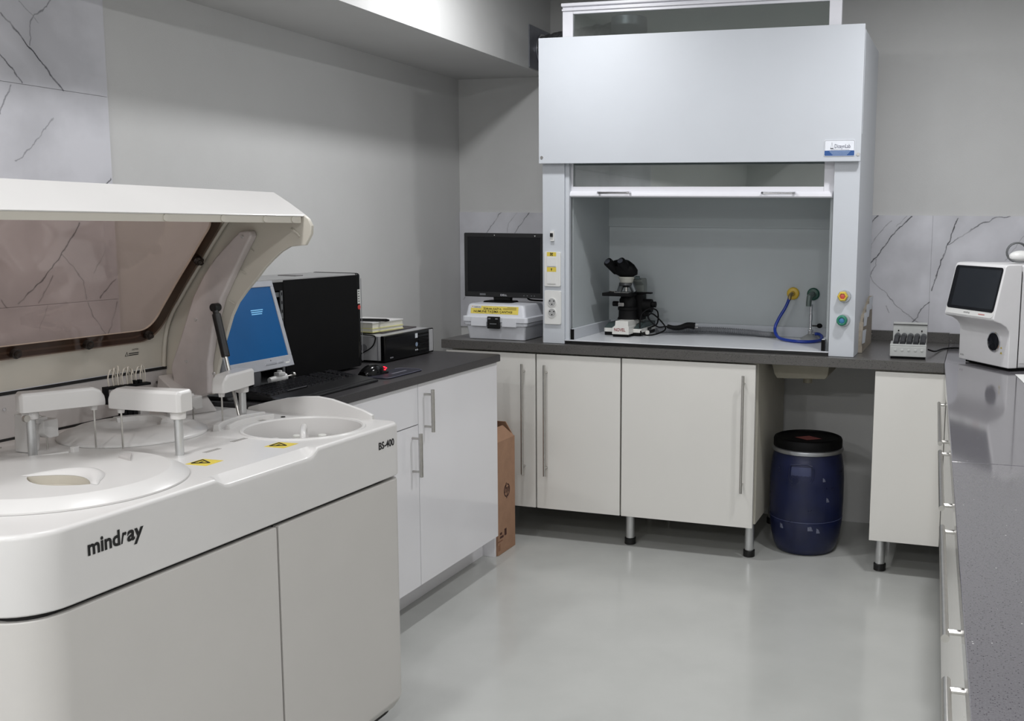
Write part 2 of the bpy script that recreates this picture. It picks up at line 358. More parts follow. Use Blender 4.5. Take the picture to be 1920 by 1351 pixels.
VL = [(1, [(2.286, 1.988), (2.331, 1.949), (2.374, 1.907), (2.428, 1.855), (2.478, 1.807)]), (0.9, [(2.2, 1.95), (2.277, 1.874), (2.314, 1.839), (2.34, 1.806)]), (0.6, [(2.452, 2.056), (2.431, 2.024), (2.396, 2.006), (2.38, 1.979), (2.377, 1.916)]), (0.4, [(2.351, 2.032), (2.406, 1.986)]), (0.6, [(2.304, 1.795), (2.282, 1.757), (2.264, 1.717)]), (0.5, [(2.437, 1.719), (2.4, 1.679), (2.357, 1.627), (2.303, 1.585)]), (0.9, [(2.637, 1.55), (2.616, 1.534)]), (0.8, [(2.512, 1.414), (2.439, 1.325), (2.388, 1.267), (2.326, 1.217), (2.28, 1.181)]), (0.6, [(2.404, 1.257), (2.347, 1.181)]), (0.6, [(2.223, 1.199), (2.242, 1.171)]), (0.5, [(2.438, 1.32), (2.477, 1.279), (2.511, 1.237), (2.52, 1.18)]), (0.7, [(2.634, 1.237), (2.571, 1.18)]), (0.4, [(2.601, 1.327), (2.55, 1.255)]), (0.5, [(2.525, 1.169), (2.541, 1.122), (2.588, 1.062)]), (0.6, [(2.636, 1.162), (2.595, 1.061)]), (0.3, [(2.38, 1.174), (2.34, 1.094)])]
MARBLE_B = marble('marble_print_back', VB, 0); MARBLE_L = marble('marble_print_left', VL, 1)
for x0, x1 in ((XW+.001, -1.3914), (-1.3908, -0.1913), (-0.1907, XR-.001)):
    MB().box(x0, x1, YB-.009, YB, 0.88, 1.486).build('marble_tile', MARBLE_B, wall_back, bevel=.0005, seg=1)
for z0, z1 in ((0.545, 1.1727), (1.1735, 1.8027), (1.8035, 2.169)):
    for y0, y1 in ((1.446, 2.645), (0.245, 1.444)):
        MB().box(XW, XW+.009, y0, y1, z0, z1).build('marble_tile', MARBLE_L, wall_left, bevel=.0006, seg=1)
# ------------------------------------------------------------------ worktops
t = thing('worktop', 'dark speckled stone worktop on the back wall under the fume hood', 'worktop', (-1.2, 4.58, 0.86))
W(t).box(-2.315, -0.0925, 4.193, 4.958, 0.86, 0.90).build('slab', QUARTZ, t, bevel=.002)
W(t).box(-2.315, -0.0925, 4.938, 4.958, 0.90, 0.948).build('backsplash', QUARTZ, t, bevel=.001)
t = thing('worktop', 'stone corner worktop carrying the white blood analyzer', 'worktop', (0.28, 4.58, 0.86))
W(t).prism([(-0.0915, 4.193), (0.66, 4.2205), (0.66, 4.958), (-0.0915, 4.958)], 'z', 0.86, 0.90).build('slab', QUARTZ_R, t, bevel=.0015)
W(t).box(-0.0915, 0.66, 4.938, 4.958, 0.90, 0.945).build('backsplash', QUARTZ, t, bevel=.001)
t = thing('worktop', 'charcoal laminate worktop on the left under the computers', 'worktop', (-2.2, 3.1, 0.872))
W(t).prism([(-2.611, 2.462), (-1.82, 2.462), (-1.82, 3.782), (-1.832, 3.796), (-2.611, 3.796)], 'z', 0.872, 0.90).build('slab', QUARTZ_L, t, bevel=.003, seg=2)
# right bench: local x runs along the front edge towards the viewer, y into the bench
RB = (-0.0925, 4.19, 0.0); RBA = math.atan2(-0.9993, 0.0366)
for x0, x1, lab in ((0.002, 1.797, 'long grey speckled stone worktop along the right side, beyond its cross joint'), (1.799, 3.9, 'grey speckled stone worktop in the near right corner, before its cross joint')):
    t = thing('worktop', lab, 'worktop', RB, RBA)
    MB().box(x0, x1, 0.0, 0.72, 0.86, 0.90).build('slab', QUARTZ_R, t, bevel=.0025)

# ------------------------------------------------------------------ back base cabinets
def bar_handle(door, p0, p1, out, r=.006, so=.032, ends=.035):
    """bar handle with two stand-offs; out = direction away from the door, p0-p1 = bar ends on the bar's own axis"""
    p0, p1 = Vector(p0), Vector(p1); out = Vector(out); d = (p1-p0).normalized()
    m = MB(); m.cyl(p0, p1, r, n=14)
    for q in (p0 + d*ends, p1 - d*ends): m.cyl(q, q - out*so, r*.72, n=10)
    return m.build('handle', STEEL, door)
LEGPROF = None
def cab_leg(root, x, y, ztop, r=.020):
    leg = MB().cyl((x, y, .028), (x, y, ztop), r, n=20).build('leg', ALU, root)
    MB().cyl((x, y, 0.0), (x, y, .030), r*1.28, n=20).build('foot', BLACK, leg, bevel=.002, seg=1)
    return leg
YD = 4.205                                            # front face of the back doors
def back_cabinet(label, x0, x1, doors, legs):
    t = thing('base_cabinet', label, 'cabinet', ((x0+x1)/2, 4.5, 0), 0, 'cream cabinets under the back worktop')
    o = Vector(t.location)
    W(t).box(x0+.002, x1-.002, YD+.06, 4.90, .150, .858).build('carcass', CARCASS, t, bevel=.001, seg=1)
    for d0, d1, hx in doors:
        d = W(t).box(d0+.0035, d1-.0035, YD, YD+.018, .1475, .852).build('door', DOOR_W, t, bevel=.0015)
        bar_handle(d, Vector((hx, YD-.032, .305))-o, Vector((hx, YD-.032, .808))-o, (0, -1, 0))
    for lx, ly in legs: cab_leg(t, lx-o.x, ly-o.y, .151)
    return t
back_cabinet('cream base cabinet with two doors between the cardboard box and the wide door', -2.30, -1.447, ((-2.30, -1.850, -1.905), (-1.850, -1.447, -1.797)), ((-2.22, 4.275), (-2.22, 4.82), (-1.50, 4.82)))
back_cabinet('cream base cabinet with one wide door left of the blue drum', -1.447, -0.848, ((-1.447, -0.848, -0.898),), ((-1.425, 4.285), (-0.878, 4.285), (-0.878, 4.82), (-1.40, 4.82)))
t = thing('base_cabinet', 'narrow cream base cabinet right of the blue drum', 'cabinet', (-0.22, 4.5, 0), 0, 'cream cabinets under the back worktop')
W(t).box(-0.358, -0.094, YD+.02, 4.90, .150, .858).build('carcass', CARCASS, t, bevel=.001, seg=1)
W(t).box(-0.360, -0.0812, YD, YD+.018, .1475, .852).build('front_panel', DOOR_W, t, bevel=.0015)
for lx, ly in ((-.318, 4.285), (-.318, 4.82), (-.13, 4.82)): cab_leg(t, lx+.22, ly-4.5, .151)

# ------------------------------------------------------------------ left base cabinets (gloss white)
XD = -1.840
def small_handle(door, y, z0, z1, o):
    m = MB(off=-Vector(o)); x = XD+.034
    m.cyl((x, y, z0), (x, y, z1), .0068, n=14)
    for z in (z0+.018, z1-.018): m.cyl((x, y, z), (XD, y, z), .0042, n=10)
    for z in (z0+.036, z1-.036): m.cyl((x, y, z-.003), (x, y, z+.003), .0073, n=14)
    m.build('handle', STEEL, door)
lc = thing('base_cabinet', 'gloss white base cabinet with one door at the end beside the cardboard box', 'cabinet', (-2.2, 3.48, 0), 0, 'gloss white cabinets under the left worktop')
W(lc).box(-2.605, XD-.019, 3.165, 3.783, .140, .870).build('carcass', GLOSS_W, lc, bevel=.001, seg=1)
d = W(lc).box(XD-.018, XD, 3.1635, 3.790, .136, .866).build('door', GLOSS_W, lc, bevel=.0015)
small_handle(d, 3.205, .690, .842, lc.location)
W(lc).box(-1.985, -1.97, 3.165, 3.904, .0, .138).build('plinth', GLOSS_W, lc, bevel=.001, seg=1)
W(lc).box(-2.605, -1.912, 3.905, 3.917, .0, .138).build('plinth', GLOSS_W, lc, bevel=.001, seg=1)
lc = thing('base_cabinet', 'gloss white base cabinet with drawer and door partly behind the chemistry analyzer', 'cabinet', (-2.2, 2.83, 0), 0, 'gloss white cabinets under the left worktop')
W(lc).box(-2.605, XD-.019, 2.475, 3.160, .140, .870).build('carcass', GLOSS_W, lc, bevel=.001, seg=1)
d = W(lc).box(XD-.018, XD, 2.475, 3.1605, .724, .866).build('drawer', GLOSS_W, lc, bevel=.0015)
d = W(lc).box(XD-.018, XD, 2.475, 3.1605, .136, .721).build('door', GLOSS_W, lc, bevel=.0015)
small_handle(d, 3.118, .546, .700, lc.location)
W(lc).box(-1.985, -1.97, 2.475, 3.163, .0, .140).build('plinth', GLOSS_W, lc, bevel=.001, seg=1)

# ------------------------------------------------------------------ right base cabinets (drawer fronts nearly edge-on)
names = ('farthest', 'second farthest', 'second nearest', 'nearest')
edges = (-0.02, 1.05, 1.85, 2.65, 3.45)
for k in range(4):
    x0, x1 = edges[k], edges[k+1]
    t = thing('drawer_cabinet', 'cream drawer cabinet under the right worktop, %s from the viewer of four' % names[k] if k < 2 else 'cream drawer cabinet under the right worktop, %s to the viewer of four' % names[k], 'cabinet', RB, RBA, 'drawer cabinets under the right worktop')
    MB().box(x0+.001, x1-.001, .035, .70, .150, .858).build('carcass', CARCASS, t, bevel=.001, seg=1)
    for z0, z1 in ((.700, .852), (.425, .697), (.1475, .422)):
        d = MB().box(x0+.002, x1-.002, .014, .033, z0, z1).build('drawer', DOOR_W, t, bevel=.0015)
        zc = (z0+z1)/2 if z1 > .8 else z1-.07
        a, b = (x0+.06, x1-.10) if k else (x0+.25, x1-.06)
        if z1 > .8: bar_handle(d, (a, -.016, zc), (b, -.016, zc), (0, -1, 0), r=.0068, so=.031, ends=.03)
    for lx in (x0+.06, x1-.06): cab_leg(t, lx, .08, .151)

# ------------------------------------------------------------------ fume hood
H = thing('fume_hood', 'pale grey fume hood with raised glass sash on the back worktop', 'fume hood', (-1.14, 4.5, 0.90))
hw = lambda: W(H)
fp = hw().box(-1.829, -0.449, 4.197, 4.214, 1.687, 2.215).build('front_panel', HOODW, H, bevel=.002)
for x, z in ((-1.815, 1.713), (-0.459, 1.714)):
    hw().cyl((x, 4.197, z), (x, 4.194, z), .007, .006, n=16).build('screw', STEEL, fp)
hw().box(-1.826, -1.723, 4.230, 4.262, .901, 1.80).build('post', HOODW, H, bevel=.002)
hw().box(-0.555, -0.452, 4.230, 4.262, .901, 1.80).build('post', HOODW, H, bevel=.002)
for x0, x1 in ((-1.826, -1.808), (-0.470, -0.452)):
    hw().box(x0, x1, 4.262, 4.81, .901, 2.205).build('side_wall', HOODW, H, bevel=.0015)
hw().box(-1.808, -0.470, 4.795, 4.81, .901, 2.205).build('rear_wall', HOODW, H)
hw().box(-1.808, -0.470, 4.31, 4.795, 2.187, 2.205).build('top_cover', HOODW, H)
hw().box(-1.714, -1.704, 4.29, 4.77, .915, 1.93).build('liner', HOODIN, H)
hw().box(-0.574, -0.564, 4.29, 4.77, .915, 1.93).build('liner', HOODIN, H)
hw().box(-1.704, -0.574, 4.765, 4.78, .915, 1.93).build('liner', HOODIN, H)
hw().box(-1.714, -0.564, 4.33, 4.78, 1.93, 1.945).build('liner', HOODIN, H)
hw().box(-1.704, -0.574, 4.752, 4.7645, 1.42, 1.80).build('light_band_panel', HOODIN, H, bevel=.001)  # panel added to imitate the bands of light on the rear liner
hw().box(-1.723, -0.555, 4.236, 4.765, .9005, .9140).build('edge_strip', BLACK, H)
hw().box(-1.723, -0.555, 4.234, 4.765, .9140, .9180).build('work_surface', pm('hood_worktop', (208, 210, 214), .25, var=.02), H, bevel=.001, seg=1)
for x0, x1 in ((-1.703, -1.690), (-0.588, -0.5745)):
    u = hw().box(x0, x1, 4.262, 4.762, .9182, .966).build('upstand', HOODW, H, bevel=.001, seg=1)
    hw().box(x0-.001, x1+.001, 4.256, 4.262, .9182, .964).build('end_cap', MATTE_BLACK, u)
hw().box(-1.690, -0.588, 4.7505, 4.7515+.013, .9182, .966).build('upstand', HOODW, H, bevel=.001, seg=1)
for x0, x1 in ((-1.7225, -1.7045), (-0.5735, -0.5555)):
    if x0 < -1: hw().box(x0, x1, 4.240, 4.262, .9182, 1.70).build('sash_guide', HOODW, H, bevel=.001, seg=1)
    hw().box(x0, x1, 4.2925, 4.31, .9182, 2.18).build('sash_guide', HOODW, H, bevel=.001, seg=1)
# sash
sash = hw().box(-1.746, -1.698, 4.266, 4.290, 1.547, 2.358).build('sash', pm('sash_frame', (226, 226, 232), .35, var=.01), H, bevel=.002)
SF = MATS['sash_frame']
hw().box(-0.600, -0.551, 4.266, 4.290, 1.547, 2.358).build('stile', SF, sash, bevel=.002)
hw().box(-1.698, -0.600, 4.266, 4.290, 2.322, 2.358).build('top_rail', SF, sash, bevel=.002)
hw().box(-1.746, -0.551, 4.256, 4.300, 2.334, 2.342).build('top_rail_rib', SF, sash, bevel=.002)
hw().box(-1.748, -0.549, 4.252, 4.304, 2.352, 2.366).build('top_rail_rib', SF, sash, bevel=.003)
hw().box(-1.698, -0.600, 4.266, 4.290, 1.572, 1.591).build('bottom_rail', SF, sash, bevel=.0015)
hw().prism([(4.262, 1.572), (4.250, 1.562), (4.247, 1.551), (4.252, 1.546), (4.292, 1.546), (4.292, 1.572)], 'x', -1.735, -0.562).build('bottom_rail', SF, sash, bevel=.001)
hw().box(-1.698, -0.600, 4.276, 4.281, 1.589, 2.324).build('glass_pane', glass('sash_glass', (214, 222, 218), .26), sash)
for x0, x1 in ((-1.566, -1.427), (-0.847, -0.714)):
    hw().tube([(x0, 4.250, 1.566), (x0, 4.226, 1.564), (x0+.006, 4.220, 1.563), (x1-.006, 4.220, 1.563), (x1, 4.226, 1.564), (x1, 4.250, 1.566)], .0048, n=10).build('sash_handle', CHROME, sash)
# name plate
PX0, PX1, PZ0, PZ1 = -0.594, -0.472, 1.707, 1.772
np_ = hw().prism(rrect(PX0, PX1, PZ0, PZ1, .007), 'y', 4.1945, 4.197).build('name_plate', pm('plate_white', (226, 229, 236), .3), H)
ring = [(x, z) for x, z in rrect(PX0+.0025, PX1-.0025, PZ0+.0025, PZ1-.0025, .006)]
hw().tube([(x, 4.1944, z) for x, z in ring], .0006, n=4, closed=True).build('plate_border', INK, np_)
hw().prism(rrect(PX0+.002, PX1-.002, PZ0+.002, PZ0+.0225, .004), 'y', 4.1939, 4.1946).build('blue_band', pm('plate_blue', (30, 78, 140), .35), np_)
off = -Vector(H.location)
text('plate_lettering', 'DizaynLab', pm('plate_navy', (52, 54, 84), .4), np_, (PX0+.042, 4.1944, PZ0+.027), (1, 0, 0), (0, 0, 1), width=.062, height=.020, off=off)
pm('plate_grey', (110, 112, 122), .4)
hw().box(PX0+.026, PX0+.100, 4.1942, 4.1945, PZ0+.0248, PZ0+.0262).build('print_line', MATS['plate_grey'], np_)
for i in range(4):
    hw().box(PX0+.022+.004*i, PX1-.018-.004*i, 4.1936, 4.1939, PZ0+.0178-.0042*i, PZ0+.0192-.0042*i).build('print_line', pm('plate_pale', (170, 190, 215), .4), np_)
hw().prism([(PX0+.024, PZ0+.029), (PX0+.038, PZ0+.029), (PX0+.0355, PZ0+.033), (PX0+.031, PZ0+.0315), (PX0+.027, PZ0+.0335)], 'y', 4.1941, 4.1946).build('flask_mark', INK, np_)
hw().tube([(PX0+.026, 4.1943, PZ0+.033), (PX0+.030, 4.1943, PZ0+.045), (PX0+.030, 4.1943, PZ0+.054)], .0004, n=4).build('flask_line', MATS['plate_grey'], np_)
hw().tube([(PX0+.036, 4.1943, PZ0+.033), (PX0+.0325, 4.1943, PZ0+.045), (PX0+.0325, 4.1943, PZ0+.054)], .0004, n=4).build('flask_line', MATS['plate_grey'], np_)
# breaker, switches, sockets on the left post
YP = 4.230
b_ = hw().box(-1.786, -1.769, YP-.010, YP, 1.353, 1.397).build('breaker', PLASTIC_W, H, bevel=.001)
hw().box(-1.784, -1.772, YP-.018, YP-.010, 1.372, 1.388).build('breaker_lever', BLACK, b_, bevel=.001)
sp = hw().prism(rrect(-1.815, -1.738, 1.154, 1.306, .007), 'y', YP-.009, YP).build('switch_plate', PLASTIC_W, H, bevel=.002)
for z0, z1 in ((1.243, 1.284), (1.166, 1.217)):
    hw().box(-1.801, -1.759, YP-.0125, YP-.009, z0, z1).build('switch_rocker', PLASTIC_W, sp, bevel=.001)
for k, (z0, z1) in enumerate(((1.287, 1.305), (1.219, 1.239))):
    lb = hw().box(-1.802, -1.758, YP-.0098, YP-.0088, z0, z1).build('yellow_sticker', YELLOW, sp)
    zc = (z0+z1)/2; xc = -1.780
    if k == 0:
        for a in range(4):
            t0 = R(90*a+20)
            hw().prism([(xc, zc), (xc+.0082*math.cos(t0), zc+.0082*math.sin(t0)), (xc+.0085*math.cos(t0+.55), zc+.0085*math.sin(t0+.55)), (xc+.006*math.cos(t0+.95), zc+.006*math.sin(t0+.95))], 'y', YP-.0103, YP-.0098).build('fan_symbol', INK, lb)
    else:
        hw().cyl((xc, YP-.0103, zc+.002), (xc, YP-.0098, zc+.002), .003, n=12).build('bulb_symbol', INK, lb)
        hw().box(xc-.0015, xc+.0015, YP-.0103, YP-.0098, zc-.0055, zc).build('bulb_symbol', INK, lb)
so = hw().prism(rrect(-1.815, -1.736, .986, 1.136, .007), 'y', YP-.009, YP).build('socket_plate', PLASTIC_W, H, bevel=.002)
for z in (1.084, 1.038):
    hw().lathe([(.0195, -.0125), (.0205, -.0125), (.0205, -.009)], (-1.7775, YP, z), n=28, axis='y').build('socket', PLASTIC_W, so)
    dk = hw().lathe([(.0005, -.0122), (.0178, -.0122), (.0178, -.0128), (.0005, -.0128)], (-1.7775, YP, z), n=28, axis='y').build('socket_face', pm('socket_grey', (168, 168, 168), .5), so)
    for dx, dz in ((-.0095, 0.006), (.0095, .006), (0, -.0085)):
        hw().cyl((-1.7775+dx, YP-.0133, z+dz), (-1.7775+dx, YP-.0125, z+dz), .0030, n=10).build('pin_hole', MATTE_BLACK, so)
# gas knobs on the right post
for z, rgb, cap, nm in ((1.150, (206, 178, 62), (196, 84, 70), 'hex'), (1.052, (38, 122, 98), (58, 122, 168), 'round')):
    hw().lathe([(.0265, 0), (.0265, -.006), (.024, -.010)], (-.497, YP, z), n=28, axis='y').build('knob_base', pm('knob_grey', (176, 180, 184), .3, .3), H)
    k = hw().lathe([(.0215, -.010), (.0215, -.026), (.018, -.030), (.0125, -.030), (.0115, -.024)], (-.502, YP, z), n=6 if nm == 'hex' else 24, axis='y').build('gas_knob', pm('knob_'+nm, rgb, .35), H, bevel=.001, seg=1)
    hw().lathe([(.0112, -.020), (.0112, -.026), (.006, -.028)], (-.502, YP, z), n=18, axis='y').build('knob_cap', pm('knobcap_'+nm, cap, .4), k)
# nozzles on the rear liner
YN = 4.765
nz = hw().lathe([(.0285, 0), (.0285, -.010), (.024, -.014), (.012, -.016), (.010, -.030)], (-.796, YN, 1.121), n=28, axis='y').build('gas_nozzle', pm('nozzle_yellow', (206, 172, 50), .4), H, label='yellow round gas outlet')
hw().tube([(-.796, YN-.025, 1.121), (-.797, YN-.06, 1.119), (-.799, YN-.075, 1.110), (-.801, YN-.080, 1.095)], .009, n=12).build('nozzle_spout', pm('brass_dull', (150, 132, 92), .35, .7), nz)
nz = hw().lathe([(.0285, 0), (.0285, -.010), (.024, -.014), (.012, -.016), (.010, -.030)], (-.702, YN, 1.121), n=28, axis='y').build('water_nozzle', pm('nozzle_green', (18, 70, 58), .4), H, label='dark green round water outlet')
hw().tube([(-.702, YN-.012, 1.121), (-.704, YN-.06, 1.120), (-.708, YN-.085, 1.112), (-.709, YN-.09, 1.09), (-.709, YN-.09, 1.07)], .0125, n=14).build('nozzle_spout', pm('nozzle_spout_grey', (92, 104, 100), .4, .2), nz)
# peeling edge board on the right flank of the hood
rag = [(4.40, .9012), (4.40, .99), (4.42, 1.03), (4.44, 1.02), (4.47, 1.055), (4.52, 1.06), (4.56, 1.075), (4.62, 1.082), (4.68, 1.10), (4.74, 1.112), (4.80, 1.118), (4.80, .9012)]
bd = hw().prism(rag, 'x', -.452, -.436).build('bare_board', pm('bare_chipboard', (150, 141, 128), .75, var=.12, scale=60, bump=.5, bscale=250), H, label='bare chipboard edge where the coating has peeled')
for i, (y, z, l) in enumerate(((4.41, .97, .05), (4.45, 1.04, .05), (4.54, 1.07, .07), (4.66, 1.095, .08))):
    hw().add([(-.4358, y-.02, z-.03), (-.428, y+l*.4, z-.028), (-.424, y+l*.5, z+.03), (-.4358, y-.01, z+.026)], [(0, 1, 2, 3)]).build('peeling_flake', HOODW, bd)

# exhaust duct between the soffit and the hood top
D = thing('exhaust_duct', 'crinkled foil exhaust duct on a square metal plate above the hood', 'duct', (-2.0, 4.78, 2.26))
W(D).box(-2.099, -2.094, 4.700, 4.955, 2.178, 2.378).build('wall_plate', pm('galvanised', (150, 152, 160), .45, .6, var=.08), D)
FOIL = pm('crinkled_foil', (150, 150, 152), .28, .9, var=.35, scale=45, bump=1.0, bscale=90)
pts = spline([Vector(p) for p in ((-2.094, 4.845, 2.275), (-2.04, 4.83, 2.279), (-1.96, 4.79, 2.283), (-1.86, 4.74, 2.284), (-1.76, 4.69, 2.283), (-1.66, 4.64, 2.281), (-1.60, 4.61, 2.281), (-1.55, 4.585, 2.281))], 10)
nn = len(pts)
W(D).tube(pts, lambda s: .065 + .006*math.sin(s*nn*1.9) + .003*math.sin(s*53), n=28).build('foil_hose', FOIL, D, angle=60)
W(D).cyl((-1.55, 4.585, 2.2055), (-1.55, 4.585, 2.36), .082, n=28).build('hood_collar', MATS['galvanised'], D, bevel=.004)
W(D).tube([(-2.088, 4.845+.074*math.cos(a), 2.275+.074*math.sin(a)) for a in [2*math.pi*i/28 for i in range(28)]], .006, n=8, closed=True).build('clamp_ring', CHROME, D)
# ------------------------------------------------------------------ drum, box, sink tray
B = thing('plastic_drum', 'dark blue plastic drum with black lid and steel clamp ring', 'drum', (-0.665, 4.485, 0))
BLUE = pm('drum_blue', (15, 23, 58), .34, var=.18, scale=14, bump=.15, bscale=60, rvar=.08)
prof = [(.115, .0), (.128, .006), (.140, .03), (.152, .075), (.159, .13), (.1605, .150), (.1590, .156), (.1605, .162), (.163, .23), (.163, .32), (.160, .38), (.153, .425), (.147, .447), (.147, .460)]
MB().lathe(prof, n=56).build('body', BLUE, B, angle=50)
MB().lathe([(.149, .448), (.156, .451), (.158, .458), (.156, .466), (.149, .470)], n=56).build('clamp_ring', pm('ring_steel', (178, 180, 184), .3, .9), B)
MB().tube([(.1607*math.cos(R(a)), .1607*math.sin(R(a)), .157) for a in range(0, 360, 8)], .0012, n=5, closed=True).build('mould_seam_highlight', pm('drum_seam_highlight', (70, 76, 108), .4), B)  # paler ring paints the highlight along the drum's seam
lid = MB().lathe([(.149, .462), (.151, .470), (.151, .500), (.147, .508), (.138, .512), (.134, .505), (.001, .503)], n=56).build('lid', MATTE_BLACK, B)
MB().prism([(-.055, -.02), (.005, -.062), (.062, -.018), (.0, .03)], 'z', .5045, .5052).build('hazard_label', pm('label_red', (140, 74, 70), .5), lid)
# moulded grip pocket on the drum's front
def on_drum(a, z, r): return (r*math.sin(a), -r*math.cos(a), z)
a0 = -.02
fr = []
for (da, dz) in ((-.30, .040), (.30, .040), (.27, -.03), (-.27, -.03)): fr.append((a0+da, .368+dz))
g = MB()
g.tube([on_drum(a, z, .1600) for a, z in (fr + fr[:1])], .0035, n=6, res=4)
g.build('grip_rim', BLUE, B)
MB().grid(lambda u, v: on_drum(a0-.27+.54*u, .340+.062*v, .1585+.0025*math.sin(math.pi*v)), 8, 4).build('grip_pocket', pm('drum_blue_worn', (54, 60, 92), .4, var=.1), B)
for (a, z, s) in ((-.55, .135, .020), (.28, .14, .024), (.5, .125, .018), (.62, .35, .014), (.75, .26, .016)):
    MB().grid(lambda u, v: on_drum(a-s*3+s*6*u*(1-.4*v), z-s*.7+s*1.3*v*(1-.3*u), .1637 - (.004 if z < .2 else 0)), 4, 4).build('scuff', pm('scuff_grey', (96, 100, 118), .6, var=.4, scale=160), B)

C = thing('cardboard_box', 'tall open cardboard box standing at the end of the white cabinet', 'box', (-2.0, 4.0, 0))
CARD = pm('cardboard', (160, 124, 99), .8, var=.07, scale=25, bump=.25, bscale=120)
cx0, cx1, cy0, cy1 = -2.20, -1.905, 3.921, 4.095
W(C).box(cx1-.005, cx1, cy0, cy1, .001, .50).build('front_side', CARD, C)
W(C).box(cx0, cx0+.005, cy0, cy1, .001, .50).build('rear_side', CARD, C)
W(C).box(cx0+.005, cx1-.005, cy0, cy0+.005, .001, .50).build('end_side', CARD, C)
W(C).box(cx0+.005, cx1-.005, cy1-.005, cy1, .001, .50).build('end_side', CARD, C)
W(C).box(cx0+.005, cx1-.005, cy0+.005, cy1-.005, .001, .006).build('bottom', CARD, C)
W(C).hexa([(cx1-.005, cy0, .50), (cx1, cy0, .50), (cx1, cy1-.005, .50), (cx1-.005, cy1-.005, .50), (cx1-.030, cy0, .555), (cx1-.025, cy0, .555), (cx1-.025, cy1-.065, .555), (cx1-.030, cy1-.065, .555)]).build('flap', CARD, C)
W(C).hexa([(cx0+.02, cy1-.005, .50), (cx1-.006, cy1-.005, .50), (cx1-.006, cy1, .50), (cx0+.02, cy1, .50), (cx0+.04, cy1-.030, .565), (cx1-.03, cy1-.030, .565), (cx1-.03, cy1-.025, .565), (cx0+.04, cy1-.025, .565)]).build('flap', CARD, C)
W(C).hexa([(cx0, cy0, .50), (cx0+.005, cy0, .50), (cx0+.005, cy1-.01, .50), (cx0, cy1-.01, .50), (cx0-.03, cy0, .57), (cx0-.025, cy0, .57), (cx0-.025, cy1-.03, .57), (cx0-.03, cy1-.03, .57)]).build('flap', CARD, C)
BROWN = pm('box_print', (66, 34, 26), .7, var=.1)
co = -Vector(C.location)
def ring_seg(cy, cz, r0, r1, a0, a1, n=14):
    A = [a0+(a1-a0)*i/n for i in range(n+1)]
    return [(cy+r1*math.cos(a), cz+r1*math.sin(a)) for a in A] + [(cy+r0*math.cos(a), cz+r0*math.sin(a)) for a in reversed(A)]
lc_y, lc_z, lr = 4.012, .272, .030
lg = W(C).prism(ring_seg(lc_y, lc_z, .0235, lr, R(100), R(262)), 'x', cx1, cx1+.0006).build('printed_logo', BROWN, C)
W(C).prism(ring_seg(lc_y, lc_z, .0235, lr, R(-82), R(82)), 'x', cx1, cx1+.0006).build('printed_logo', BROWN, lg)
sl = .30
def slant(y, z0, z1, wd): return [(y+sl*(z0-lc_z), z0), (y+wd+sl*(z0-lc_z), z0), (y+wd+sl*(z1-lc_z), z1), (y+sl*(z1-lc_z), z1)]
W(C).prism(slant(lc_y-.019, lc_z-.010, lc_z+.035, .007), 'x', cx1, cx1+.0006).build('printed_logo', BROWN, lg)
W(C).prism(slant(lc_y-.005, lc_z-.010, lc_z+.012, .006), 'x', cx1, cx1+.0006).build('printed_logo', BROWN, lg)
W(C).prism(slant(lc_y-.013, lc_z+.008, lc_z+.014, .012), 'x', cx1, cx1+.0006).build('printed_logo', BROWN, lg)
W(C).prism(slant(lc_y+.005, lc_z-.035, lc_z+.014, .006), 'x', cx1, cx1+.0006).build('printed_logo', BROWN, lg)
W(C).prism(slant(lc_y+.010, lc_z+.008, lc_z+.014, .009), 'x', cx1, cx1+.0006).build('printed_logo', BROWN, lg)
W(C).prism(slant(lc_y+.016, lc_z-.010, lc_z+.010, .005), 'x', cx1, cx1+.0006).build('printed_logo', BROWN, lg)
for y0, y1, z0, z1 in ((3.94, 3.975, .072, .082), (3.94, 3.96, .088, .098), (3.985, 4.005, .075, .105), (3.92, 3.965, .058, .064), (3.925, 3.932, .02, .045), (3.937, 3.942, .02, .05)):
    W(C).box(cx1, cx1+.0006, y0, y1, z0, z1).build('printed_mark', BROWN if z0 > .07 else pm('box_print_pale', (128, 88, 66), .7), C)

S = thing('sink_tray', 'beige tray with drain stub hanging under the back worktop above the drum', 'sink', (-.70, 4.6, .77))
W(S).prism([(-.83, .858), (-.813, .79), (-.80, .770), (-.59, .776), (-.578, .792), (-.572, .858)], 'y', 4.42, 4.72).build('tray', pm('tray_beige', (148, 143, 128), .5), S, bevel=.004)
W(S).cyl((-.687, 4.57, .735), (-.687, 4.57, .775), .020, n=20).build('drain_stub', MATS['tray_beige'], S, bevel=.002)

# ------------------------------------------------------------------ carrying case and monitor
K = thing('carrying_case', 'white plastic sample carrying case with yellow label and black latch', 'case', (-2.075, 4.38, .90))
def rz(x0, x1, y0, y1, r, z, n=5): return [(a, b, z) for a, b in rrect(x0, x1, y0, y1, r, n)]
CASEW = pm('case_white', (214, 216, 222), .35, var=.02)
W(K).loft([rz(-2.216, -1.935, 4.274, 4.485, .012, .902), rz(-2.226, -1.928, 4.264, 4.495, .014, .972), rz(-2.226, -1.928, 4.264, 4.495, .014, .978)]).build('base', CASEW, K)
W(K).loft([rz(-2.234, -1.918, 4.254, 4.505, .016, .966), rz(-2.236, -1.916, 4.252, 4.507, .016, .980)]).build('base_rim', CASEW, K, bevel=.0015)
W(K).loft([rz(-2.238, -1.912, 4.248, 4.510, .016, .982), rz(-2.238, -1.912, 4.248, 4.510, .016, 1.003), rz(-2.234, -1.916, 4.252, 4.506, .016, 1.006)]).build('lid_rim', CASEW, K, bevel=.0015)
